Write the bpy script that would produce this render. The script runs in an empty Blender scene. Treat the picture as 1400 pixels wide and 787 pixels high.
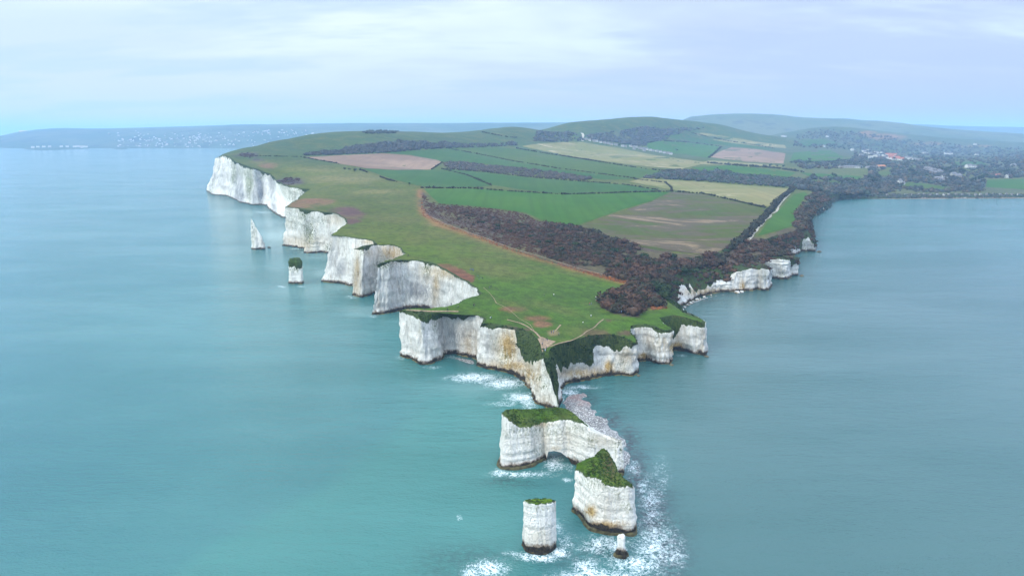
import bpy, bmesh, math, random
import numpy as np
from mathutils import Vector
from mathutils.geometry import delaunay_2d_cdt

random.seed(7)
RNG = np.random.default_rng(11)
SC = bpy.context.scene
COL = SC.collection

# ------------------------------------------------------------------ survey
# The photograph is used like a surveyor's plate: a pixel plus a known height
# (or distance) gives a real place in metres.  Sea level is z = 0.
CAMZ = 120.0
PITCH = math.radians(12.83)
FPX = 933.33
CP, SP = math.cos(PITCH), math.sin(PITCH)


def ray(px, py):
    a = (np.asarray(px, float) - 700.0) / FPX
    b = (393.5 - np.asarray(py, float)) / FPX
    return a, CP + b * SP, -SP + b * CP


def P(px, py, z=0.0):
    a, y, dz = ray(px, py)
    t = (z - CAMZ) / dz
    return np.array([a * t, y * t, z + 0 * t])


def PD(px, py, D):
    a, y, dz = ray(px, py)
    t = D / y
    return np.array([a * t, D + 0 * t, CAMZ + dz * t])


def proj(x, y, z):
    zz = z - CAMZ
    f = y * CP - zz * SP
    u = y * SP + zz * CP
    f = np.maximum(f, 1e-3)
    return 700 + FPX * x / f, 393.5 - FPX * u / f


# ------------------------------------------------------------------ noise
_perm = np.random.default_rng(3).random((64, 64, 64)).astype(np.float64)


def vnoise(x, y, z=0.0):
    x, y, z = np.broadcast_arrays(np.asarray(x, float), np.asarray(y, float), np.asarray(z, float))
    xi, yi, zi = np.floor(x).astype(int), np.floor(y).astype(int), np.floor(z).astype(int)
    fx, fy, fz = x - xi, y - yi, z - zi
    fx = fx * fx * (3 - 2 * fx); fy = fy * fy * (3 - 2 * fy); fz = fz * fz * (3 - 2 * fz)
    x0, y0, z0 = xi & 63, yi & 63, zi & 63
    x1, y1, z1 = (xi + 1) & 63, (yi + 1) & 63, (zi + 1) & 63
    p = _perm
    a = p[x0, y0, z0] * (1 - fx) + p[x1, y0, z0] * fx
    b = p[x0, y1, z0] * (1 - fx) + p[x1, y1, z0] * fx
    c = p[x0, y0, z1] * (1 - fx) + p[x1, y0, z1] * fx
    d = p[x0, y1, z1] * (1 - fx) + p[x1, y1, z1] * fx
    return ((a * (1 - fy) + b * fy) * (1 - fz) + (c * (1 - fy) + d * fy) * fz) * 2 - 1


def fbm(x, y, z=0.0, o=4):
    s, a, f, t = 0, 1.0, 1.0, 0
    for k in range(o):
        s = s + a * vnoise(np.asarray(x) * f + 17.3 * k, np.asarray(y) * f - 9.1 * k, np.asarray(z) * f + 5.7 * k)
        t += a; a *= .5; f *= 2.03
    return s / t


def sstep(a, b, x):
    t = np.clip((x - a) / (b - a), 0, 1)
    return t * t * (3 - 2 * t)


def blobs(lst, px, py):
    s = np.zeros(np.shape(px))
    for (cx, cy, rx, ry, k) in lst:
        d = ((px - cx) / rx) ** 2 + ((py - cy) / ry) ** 2
        s = np.maximum(s, k * np.exp(-d * .9))
    return s


def inpoly(poly, px, py):
    poly = np.asarray(poly, float)
    res = np.zeros(np.shape(px), bool)
    n = len(poly)
    for i in range(n):
        x0, y0 = poly[i]; x1, y1 = poly[(i + 1) % n]
        if y0 == y1:
            continue
        c = ((y0 > py) != (y1 > py)) & (px < (x1 - x0) * (py - y0) / (y1 - y0) + x0)
        res ^= c
    return res


def linedist(pl, px, py, sy=1.0):
    """distance in pixels to a polyline (vertical distances stretched by sy)"""
    d = np.full(np.shape(px), 1e9)
    for (x0, y0), (x1, y1) in zip(pl[:-1], pl[1:]):
        y0, y1 = y0 * sy, y1 * sy
        vx, vy = x1 - x0, y1 - y0
        t = np.clip(((px - x0) * vx + (py * sy - y0) * vy) / (vx * vx + vy * vy), 0, 1)
        d = np.minimum(d, np.hypot(px - x0 - t * vx, py * sy - y0 - t * vy))
    return d


# ------------------------------------------------------------------ objects
def tag(o, label=None, cat=None, group=None, kind=None):
    if label: o['label'] = label
    if cat: o['category'] = cat
    if group: o['group'] = group
    if kind: o['kind'] = kind
    return o


def empty(name, loc, rz=0.0):
    o = bpy.data.objects.new(name, None)
    COL.objects.link(o)
    o.location = loc
    o.rotation_euler = (0, 0, rz)
    o.empty_display_size = 2
    return o


def mesh_data(name, V, F, mats, smooth=True, attrs=None, midx=None):
    me = bpy.data.meshes.new(name)
    V = np.asarray(V, np.float32)
    if isinstance(F, np.ndarray) and F.ndim == 2:
        nf, k = F.shape
        me.vertices.add(len(V)); me.vertices.foreach_set('co', V.ravel())
        me.loops.add(nf * k); me.loops.foreach_set('vertex_index', F.astype(np.int32).ravel())
        me.polygons.add(nf)
        me.polygons.foreach_set('loop_start', np.arange(0, nf * k, k, dtype=np.int32))
        me.polygons.foreach_set('loop_total', np.full(nf, k, np.int32))
    else:
        me.from_pydata([tuple(map(float, v)) for v in V], [], [tuple(int(i) for i in f) for f in F])
    me.update(calc_edges=True)
    me.validate()
    if smooth:
        me.polygons.foreach_set('use_smooth', np.ones(len(me.polygons), bool))
    for m in (mats if isinstance(mats, (list, tuple)) else [mats]):
        me.materials.append(m)
    if midx is not None:
        me.polygons.foreach_set('material_index', np.asarray(midx, np.int32))
    for k, a in (attrs or {}).items():
        a = np.asarray(a, np.float32)
        if a.ndim == 1:
            at = me.attributes.new(k, 'FLOAT', 'POINT'); at.data.foreach_set('value', a)
        else:
            at = me.attributes.new(k, 'FLOAT_COLOR', 'POINT')
            c = np.ones((len(a), 4), np.float32); c[:, :3] = a
            at.data.foreach_set('color', c.ravel())
    return me


def obj(name, V, F, mats, parent=None, smooth=True, attrs=None, midx=None, origin=None):
    if origin is not None and parent is None:
        V = np.asarray(V, float) - np.asarray(origin, float)
    me = mesh_data(name, V, F, mats, smooth, attrs, midx)
    o = bpy.data.objects.new(name, me)
    COL.objects.link(o)
    if origin is not None and parent is None:
        o.location = [float(c) for c in origin]
    if parent is not None:
        o.parent = parent
    return o


# ------------------------------------------------------------------ shader helper
class NT:
    def __init__(self, mat, surface=True):
        mat.use_nodes = True
        self.t = mat.node_tree
        self.t.nodes.clear()
        self.out = self.n('ShaderNodeOutputMaterial')

    def n(self, typ, **kw):
        nd = self.t.nodes.new(typ)
        for k, v in kw.items():
            setattr(nd, k, v)
        return nd

    def l(self, a, b):
        self.t.links.new(a, b)

    def setin(self, sock, v):
        if isinstance(v, bpy.types.NodeSocket):
            self.l(v, sock)
        elif isinstance(v, (tuple, list)) and len(v) == 3 and sock.type == 'RGBA':
            sock.default_value = (*v, 1)
        else:
            sock.default_value = v

    def math(self, op, a, b=0.0, c=None, clamp=False):
        nd = self.n('ShaderNodeMath', operation=op, use_clamp=clamp)
        self.setin(nd.inputs[0], a); self.setin(nd.inputs[1], b)
        if c is not None: self.setin(nd.inputs[2], c)
        return nd.outputs[0]

    def mix(self, f, a, b, mode='MIX'):
        nd = self.n('ShaderNodeMix', data_type='RGBA', blend_type=mode, clamp_factor=True)
        self.setin(nd.inputs[0], f); self.setin(nd.inputs[6], a); self.setin(nd.inputs[7], b)
        return nd.outputs[2]

    def ss(self, x, a, b, lo=0.0, hi=1.0):
        nd = self.n('ShaderNodeMapRange', interpolation_type='SMOOTHSTEP')
        self.setin(nd.inputs[0], x)
        self.setin(nd.inputs[1], a); self.setin(nd.inputs[2], b)
        self.setin(nd.inputs[3], lo); self.setin(nd.inputs[4], hi)
        return nd.outputs[0]

    def pos(self):
        if not hasattr(self, '_p'):
            self._p = self.n('ShaderNodeNewGeometry').outputs['Position']
        return self._p

    def mapped(self, scale, rot=(0, 0, 0), vec=None):
        m = self.n('ShaderNodeMapping')
        self.l(vec or self.pos(), m.inputs[0])
        m.inputs['Rotation'].default_value = rot
        m.inputs['Scale'].default_value = scale
        return m.outputs[0]

    def noise(self, scale, detail=4, rough=.55, map_=None, rot=(0, 0, 0), dist=0.0, vec=None):
        nd = self.n('ShaderNodeTexNoise')
        nd.inputs['Scale'].default_value = scale
        nd.inputs['Detail'].default_value = detail
        nd.inputs['Roughness'].default_value = rough
        nd.inputs['Distortion'].default_value = dist
        self.l(self.mapped(map_, rot, vec) if map_ else (vec or self.pos()), nd.inputs['Vector'])
        return nd.outputs[0]

    def voro(self, scale, feature='F1', map_=None, out='Distance', rand=1.0):
        nd = self.n('ShaderNodeTexVoronoi', feature=feature)
        nd.inputs['Scale'].default_value = scale
        nd.inputs['Randomness'].default_value = rand
        self.l(self.mapped(map_) if map_ else self.pos(), nd.inputs['Vector'])
        return nd.outputs[out]

    def attr(self, name, col=False):
        nd = self.n('ShaderNodeAttribute', attribute_name=name)
        return nd.outputs['Color' if col else 'Fac']

    def bump(self, h, strength=.5, dist=1.0, normal=None):
        nd = self.n('ShaderNodeBump')
        nd.inputs['Strength'].default_value = strength
        nd.inputs['Distance'].default_value = dist
        self.l(h, nd.inputs['Height'])
        if normal: self.l(normal, nd.inputs['Normal'])
        return nd.outputs[0]

    def bsdf(self, color, rough=.9, normal=None, spec=.3, **kw):
        b = self.n('ShaderNodeBsdfPrincipled')
        self.setin(b.inputs['Base Color'], color)
        self.setin(b.inputs['Roughness'], rough)
        b.inputs['Specular IOR Level'].default_value = spec
        if normal: self.l(normal, b.inputs['Normal'])
        for k, v in kw.items():
            self.setin(b.inputs[k], v)
        self.l(b.outputs[0], self.out.inputs['Surface'])
        return b


def new_mat(name):
    m = bpy.data.materials.new(name)
    return m, NT(m)


def plain(name, c, rough=.85, var=.12, scale=1.5):
    m, t = new_mat(name)
    n = t.noise(scale, 3)
    col = t.mix(t.ss(n, .3, .7), tuple(x * (1 - var) for x in c), tuple(min(1, x * (1 + var)) for x in c))
    t.bsdf(col, rough)
    return m
# ------------------------------------------------------------------ materials
def chalk_material():
    m, t = new_mat('chalk')
    big = t.noise(.045, 4)
    streak = t.noise(1.0, 6, .62, (.5, .5, .11), dist=.5)
    streak2 = t.noise(1.0, 5, .62, (1.5, 1.5, .38), dist=.6)
    crack = t.ss(t.voro(1.0, 'DISTANCE_TO_EDGE', (.42, .42, .10)), .04, .0)
    crack2 = t.ss(t.voro(1.0, 'DISTANCE_TO_EDGE', (.8, .8, .45)), .07, .0)
    strata = t.noise(1.0, 4, .6, (.03, .03, 1.5), dist=.3)
    fine = t.noise(1.3, 5, .65)
    z = t.n('ShaderNodeSeparateXYZ'); t.l(t.pos(), z.inputs[0]); z = z.outputs[2]
    c = t.mix(t.ss(big, .35, .68), (.88, .855, .80), (.80, .77, .71))
    c = t.mix(t.math('MULTIPLY', t.ss(t.noise(1.0, 5, .6, (.11, .11, .012), dist=.4), .50, .64), .30), c, (.46, .45, .44))
    c = t.mix(t.math('MULTIPLY', t.math('MULTIPLY', crack, t.ss(fine, .35, .6)), t.math('ADD', .05, t.math('MULTIPLY', t.attr('fissured'), .34))), c, (.36, .34, .30))
    c = t.mix(t.math('MULTIPLY', crack2, t.ss(big, .42, .6, 0, .08)), c, (.40, .38, .34))
    c = t.mix(t.math('MULTIPLY', t.ss(streak, .50, .64), t.math('ADD', .17, t.math('MULTIPLY', t.attr('fissured'), .42))), c, (.50, .48, .44))
    c = t.mix(t.math('MULTIPLY', t.ss(streak2, .57, .67), t.math('ADD', .28, t.math('MULTIPLY', t.attr('fissured'), .36))), c, (.40, .375, .34))
    c = t.mix(t.math('MULTIPLY', t.attr('fissured'), t.ss(t.noise(1.0, 5, .65, (.24, .24, .045), dist=.8), .54, .66, 0, .5)), c, (.44, .37, .27))
    c = t.mix(t.math('MULTIPLY', t.ss(strata, .58, .66), .30), c, (.36, .35, .32))
    c = t.mix(t.math('MULTIPLY', t.ss(fine, .56, .69), .44), c, (.30, .285, .25))
    # grey faces, part of it shade painted into the chalk colour
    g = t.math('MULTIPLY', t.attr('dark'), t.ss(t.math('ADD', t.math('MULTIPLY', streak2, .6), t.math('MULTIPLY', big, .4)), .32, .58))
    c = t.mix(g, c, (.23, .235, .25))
    # ochre staining
    oc = t.math('MULTIPLY', t.attr('ochre'), t.ss(t.math('ADD', t.math('MULTIPLY', streak, .55), t.math('MULTIPLY', fine, .45)), .30, .54), clamp=True)
    ocol = t.mix(t.ss(fine, .4, .65), (.52, .36, .15), (.30, .19, .075))
    c = t.mix(oc, c, ocol)
    # algae and moss
    gr = t.math('MULTIPLY', t.attr('green'), t.ss(t.math('ADD', t.math('MULTIPLY', streak2, .5), t.math('MULTIPLY', fine, .5)), .44, .60), clamp=True)
    gcol = t.mix(t.ss(streak2, .4, .6), (.20, .23, .05), (.07, .10, .02))
    c = t.mix(gr, c, gcol)
    # tide mark: rusty fringe and black weed at the foot
    zz = t.math('ADD', z, t.math('MULTIPLY', t.math('SUBTRACT', t.noise(.35, 4, .7), .5), -5.0))
    zz = t.math('SUBTRACT', zz, t.attr('wet'))
    c = t.mix(t.math('MULTIPLY', t.ss(zz, 3.0, 1.5), .8), c, t.mix(t.ss(fine, .4, .6), (.20, .12, .05), (.10, .055, .025)))
    c = t.mix(t.ss(zz, 1.8, 1.1), c, t.mix(t.ss(fine, .4, .6), (.02, .016, .013), (.045, .035, .02)))
    c = t.mix(t.math('MULTIPLY', t.ss(t.math('ADD', z, t.math('MULTIPLY', fine, 1.2)), 1.3, .9), t.ss(t.noise(.2, 3), .45, .6)), c, (.22, .16, .05))
    # turf creeping over the edge
    tf = t.math('ADD', t.attr('turf'), t.math('MULTIPLY', t.math('SUBTRACT', streak2, .5), 1.1))
    tf = t.math('ADD', tf, t.math('MULTIPLY', t.math('SUBTRACT', t.noise(.12, 3), .5), 1.0))
    gn = t.noise(.5, 5, .6)
    gn2 = t.noise(1.0, 4, .6, (1.3, 1.3, .25))
    tc = t.mix(t.ss(gn2, .38, .64), (.022, .040, .008), (.055, .075, .014))
    tc = t.mix(t.math('MULTIPLY', t.attr('brown'), t.ss(gn, .35, .6)), tc, (.085, .048, .03))
    tc = t.mix(t.math('MULTIPLY', t.attr('lush'), t.ss(gn, .3, .6)), tc, (.055, .105, .010))
    c = t.mix(t.ss(tf, -.12, .12), c, tc)
    h = t.math('ADD', t.math('MULTIPLY', streak2, .6), t.math('MULTIPLY', fine, .6))
    h = t.math('SUBTRACT', h, t.math('MULTIPLY', crack, .12))
    h = t.math('ADD', h, t.math('MULTIPLY', strata, .25))
    h = t.math('ADD', h, streak)
    t.bsdf(c, .92, t.bump(h, .9, 1.7), .2)
    return m


def turf_material():
    """grass, bracken and bare earth of the headland; broad colours are painted per vertex"""
    m, t = new_mat('turf')
    a = t.attr('Col', True)
    n1 = t.noise(.022, 5, .6)
    n2 = t.noise(.16, 5, .65)
    n3 = t.noise(.9, 4, .6)
    c = t.mix(t.math('MULTIPLY', t.ss(n1, .42, .68), .55), a, (.095, .085, .022))
    n4 = t.noise(1.0, 5, .62, (.05, .016, .05), (0, 0, .35))
    c = t.mix(t.math('MULTIPLY', t.ss(n4, .52, .66), .45), c, (.040, .062, .008))
    hs = t.n('ShaderNodeHueSaturation')
    t.l(c, hs.inputs['Color'])
    hs.inputs['Saturation'].default_value = 1.0
    t.l(t.math('ADD', .55, t.math('ADD', t.ss(n2, .32, .68, 0, .50), t.ss(n3, .3, .7, 0, .42))), hs.inputs['Value'])
    t.bsdf(hs.outputs[0], .95, t.bump(t.math('ADD', n2, t.math('MULTIPLY', n3, .4)), .35, 1.0), .15)
    return m


def field_material(name, base, alt, stripes=.25, sdir=.4, patch=None):
    m, t = new_mat(name)
    n1 = t.noise(.007, 5, .62)
    n2 = t.noise(.12, 5, .65)
    st = t.noise(.11, 2, .5, (1.0, .02, 1.0), (0, 0, sdir))
    c = t.mix(t.ss(n1, .35, .68), base, alt)
    c = t.mix(t.math('MULTIPLY', t.ss(st, .42, .62), stripes), c, tuple(.55 * x for x in alt))
    if patch:
        pn = t.noise(1.0, 6, .7, (.007, .017, .01), (0, 0, .75), dist=1.2)
        for col, lo, hi, k in patch:
            c = t.mix(t.math('MULTIPLY', t.ss(pn, lo, hi), k), c, col)
    c = t.mix(t.math('MULTIPLY', t.ss(n2, .45, .75), .3), c, tuple(.6 * x for x in base))
    t.bsdf(c, .95, None, .1)
    return m


def leaf_material(name, a, b):
    m, t = new_mat(name)
    n = t.noise(.35, 3, .6)
    c = t.mix(t.ss(n, .3, .7), a, b)
    c = t.mix(1.0, c, t.attr('Tint', True), 'MULTIPLY')
    t.bsdf(c, .9, None, .12)
    return m


def water_material():
    m, t = new_mat('sea_water')
    n_big = t.noise(.006, 4, .6)
    n_mid = t.noise(.03, 4, .6)
    c = t.mix(t.ss(n_big, .3, .7), (.028, .122, .122), (.042, .148, .142))
    c = t.mix(t.math('MULTIPLY', t.attr('shoal'), .62), c, (.046, .170, .140))
    c = t.mix(t.attr('north'), c, (.036, .096, .092))
    c = t.mix(t.math('MULTIPLY', t.attr('milky'), t.ss(n_mid, .2, .55)), c, (.22, .34, .33))
    reefn = t.noise(.45, 5, .7)
    c = t.mix(t.math('MULTIPLY', t.attr('reef'), t.ss(reefn, .30, .60), clamp=True), c, (.022, .026, .034))
    # foam lace
    w1 = t.noise(.22, 3, .6)
    v = t.n('ShaderNodeTexVoronoi', feature='DISTANCE_TO_EDGE')
    wv = t.n('ShaderNodeVectorMath', operation='ADD')
    wn = t.n('ShaderNodeTexNoise'); wn.inputs['Scale'].default_value = .4; wn.inputs['Detail'].default_value = 4
    t.l(t.pos(), wn.inputs['Vector'])
    sc = t.n('ShaderNodeVectorMath', operation='SCALE'); t.l(wn.outputs['Color'], sc.inputs[0]); sc.inputs['Scale'].default_value = 6.5
    t.l(t.pos(), wv.inputs[0]); t.l(sc.outputs[0], wv.inputs[1])
    t.l(wv.outputs[0], v.inputs['Vector']); v.inputs['Scale'].default_value = .75
    lace = t.ss(v.outputs['Distance'], .12, .0)
    fn = t.noise(.8, 7, .75, dist=.8)
    fo = t.attr('foam')
    fil = None
    for sc_, lo in ((.26, .84), (.62, .80)):
        nn = t.noise(sc_, 5, .6, dist=1.6)
        rid = t.math('SUBTRACT', 1.0, t.math('MULTIPLY', t.math('ABSOLUTE', t.math('SUBTRACT', nn, .5)), 5.0), clamp=True)
        f_ = t.ss(rid, lo - .25, 1.0)
        fil = f_ if fil is None else t.math('MAXIMUM', fil, f_)
    dens = t.math('ADD', t.math('MULTIPLY', fo, .62), t.math('MULTIPLY', fil, .55))
    dens = t.math('ADD', dens, t.math('MULTIPLY', t.math('SUBTRACT', fn, .5), .8))
    dens = t.math('ADD', dens, t.math('MULTIPLY', t.math('SUBTRACT', lace, .3), .12))
    dens = t.math('ADD', dens, t.math('MULTIPLY', t.math('SUBTRACT', w1, .5), .5))
    fm = t.math('MULTIPLY', t.ss(dens, .60, 1.08), t.ss(fo, .03, .25))
    c = t.mix(t.math('MULTIPLY', t.ss(dens, .25, .9), t.math('MULTIPLY', fo, .5)), c, (.20, .34, .33))
    c = t.mix(t.math('MULTIPLY', fm, .92), c, (.72, .75, .78))
    # waves: swell, chop and ripples
    sw = t.noise(1.0, 3, .5, (.035, .12, .1), (0, 0, .25))
    ch = t.noise(1.0, 4, .6, (.16, .42, .3), (0, 0, -.12))
    rp = t.noise(1.0, 4, .6, (.9, 1.6, 1.), (0, 0, .5))
    calm = t.ss(t.noise(1.0, 4, .6, (.004, .012, .01), (0, 0, .15)), .35, .7, .35, 1.0)
    h = t.math('ADD', t.math('MULTIPLY', sw, 1.1), t.math('MULTIPLY', t.math('MULTIPLY', ch, calm), 1.3))
    h = t.math('ADD', h, t.math('MULTIPLY', t.math('MULTIPLY', rp, calm), .95))
    h = t.math('MULTIPLY', h, t.math('SUBTRACT', 1.25, t.math('MULTIPLY', t.attr('north'), .75)))
    nb = t.bump(h, .75, 1.0)
    rough = t.mix(fm, (.09, .09, .09), (.8, .8, .8))
    b = t.bsdf(c, rough, nb, .5)
    b.inputs['IOR'].default_value = 1.333
    return m


def shingle_material():
    m, t = new_mat('shingle')
    v = t.voro(3.0, 'F1', out='Color')
    sp = t.n('ShaderNodeSeparateColor'); t.l(v, sp.inputs[0])
    n = t.noise(.08, 4)
    c = t.mix(t.math('ADD', t.math('MULTIPLY', t.ss(n, .3, .7), .55), t.math('MULTIPLY', t.ss(sp.outputs[0], .2, .8), .45)), (.05, .046, .046), (.25, .235, .225))
    c = t.mix(t.ss(sp.outputs[1], .72, .8), c, (.55, .53, .50))
    c = t.mix(t.math('MULTIPLY', t.ss(n, .4, .62), t.attr('rosy')), c, (.25, .15, .13))
    t.bsdf(c, .85, t.bump(sp.outputs[0], .6, .6), .3)
    return m


def hill_material(name, a, b, c3):
    m, t = new_mat(name)
    n = t.noise(.0022, 6, .62)
    n2 = t.noise(.008, 5, .65)
    c = t.mix(t.ss(n, .4, .6), a, b)
    c = t.mix(t.ss(n2, .52, .66), c, c3)
    t.bsdf(c, .95, None, .1)
    return m


M_CHALK = chalk_material()
M_TURF = turf_material()
M_WATER = water_material()
M_SHINGLE = shingle_material()
M_SCRUB = leaf_material('winter_scrub', (.060, .036, .024), (.092, .055, .036))
M_BUSH = leaf_material('evergreen_leaf', (.014, .026, .012), (.035, .052, .020))
M_HEDGE = leaf_material('hedge_leaf', (.020, .022, .014), (.045, .042, .026))
M_WOOD = leaf_material('bare_woodland', (.046, .056, .050), (.100, .096, .078))
M_TRUNK = plain('bark', (.06, .045, .035))
M_PATH = plain('trodden_earth', (.24, .165, .105), .95, .3, .7)
M_CHALKPATH = plain('chalk_track', (.34, .30, .24), .95, .25, .5)
M_SAND = plain('sand', (.45, .34, .24), .95, .2, .2)
M_SKIN = plain('skin', (.45, .27, .20), .6)
M_HAIR = plain('hair', (.03, .02, .015), .7)
M_WHITEWALL = plain('white_render', (.52, .51, .49), .9, .08)
M_STONEWALL = plain('purbeck_stone', (.30, .28, .25), .9, .15)
M_REDROOF = plain('red_tile', (.30, .105, .07), .9, .2)
M_GREYROOF = plain('grey_slate', (.14, .13, .135), .8, .2)
M_ORANGEROOF = plain('orange_tile', (.36, .15, .075), .9, .2)
M_GLASS = plain('window_glass', (.04, .045, .05), .15)
M_ROCK = plain('weedy_rock', (.10, .085, .05), .9, .5, .6)
M_WEED = plain('tidal_ledge', (.060, .052, .022), .9, .6, .7)
# ------------------------------------------------------------------ coastline
# every vertex: C = upper edge of the chalk, B = foot of the cliff, T = edge of the plateau
def cv(cx, cy, b=None, z=None, t=None, foot=-1.5, bz=0.0, **kw):
    d = dict(kw)
    if b is not None:
        B = P(b[0], b[1], bz)
        if z is None:
            y = B[1] + 1.5
            C = PD(cx, cy, y)
        else:
            C = P(cx, cy, z)
    else:
        C = P(cx, cy, z); B = None
    d.update(C=C, B=B, T=None if t is None else P(*t), foot=foot, bz=bz)
    return d


def ci(x, y, z, **kw):
    d = dict(kw)
    d.update(C=np.array([x, y, z], float), B=None, T=None, foot=-1.5, bz=0.0)
    return d


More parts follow.
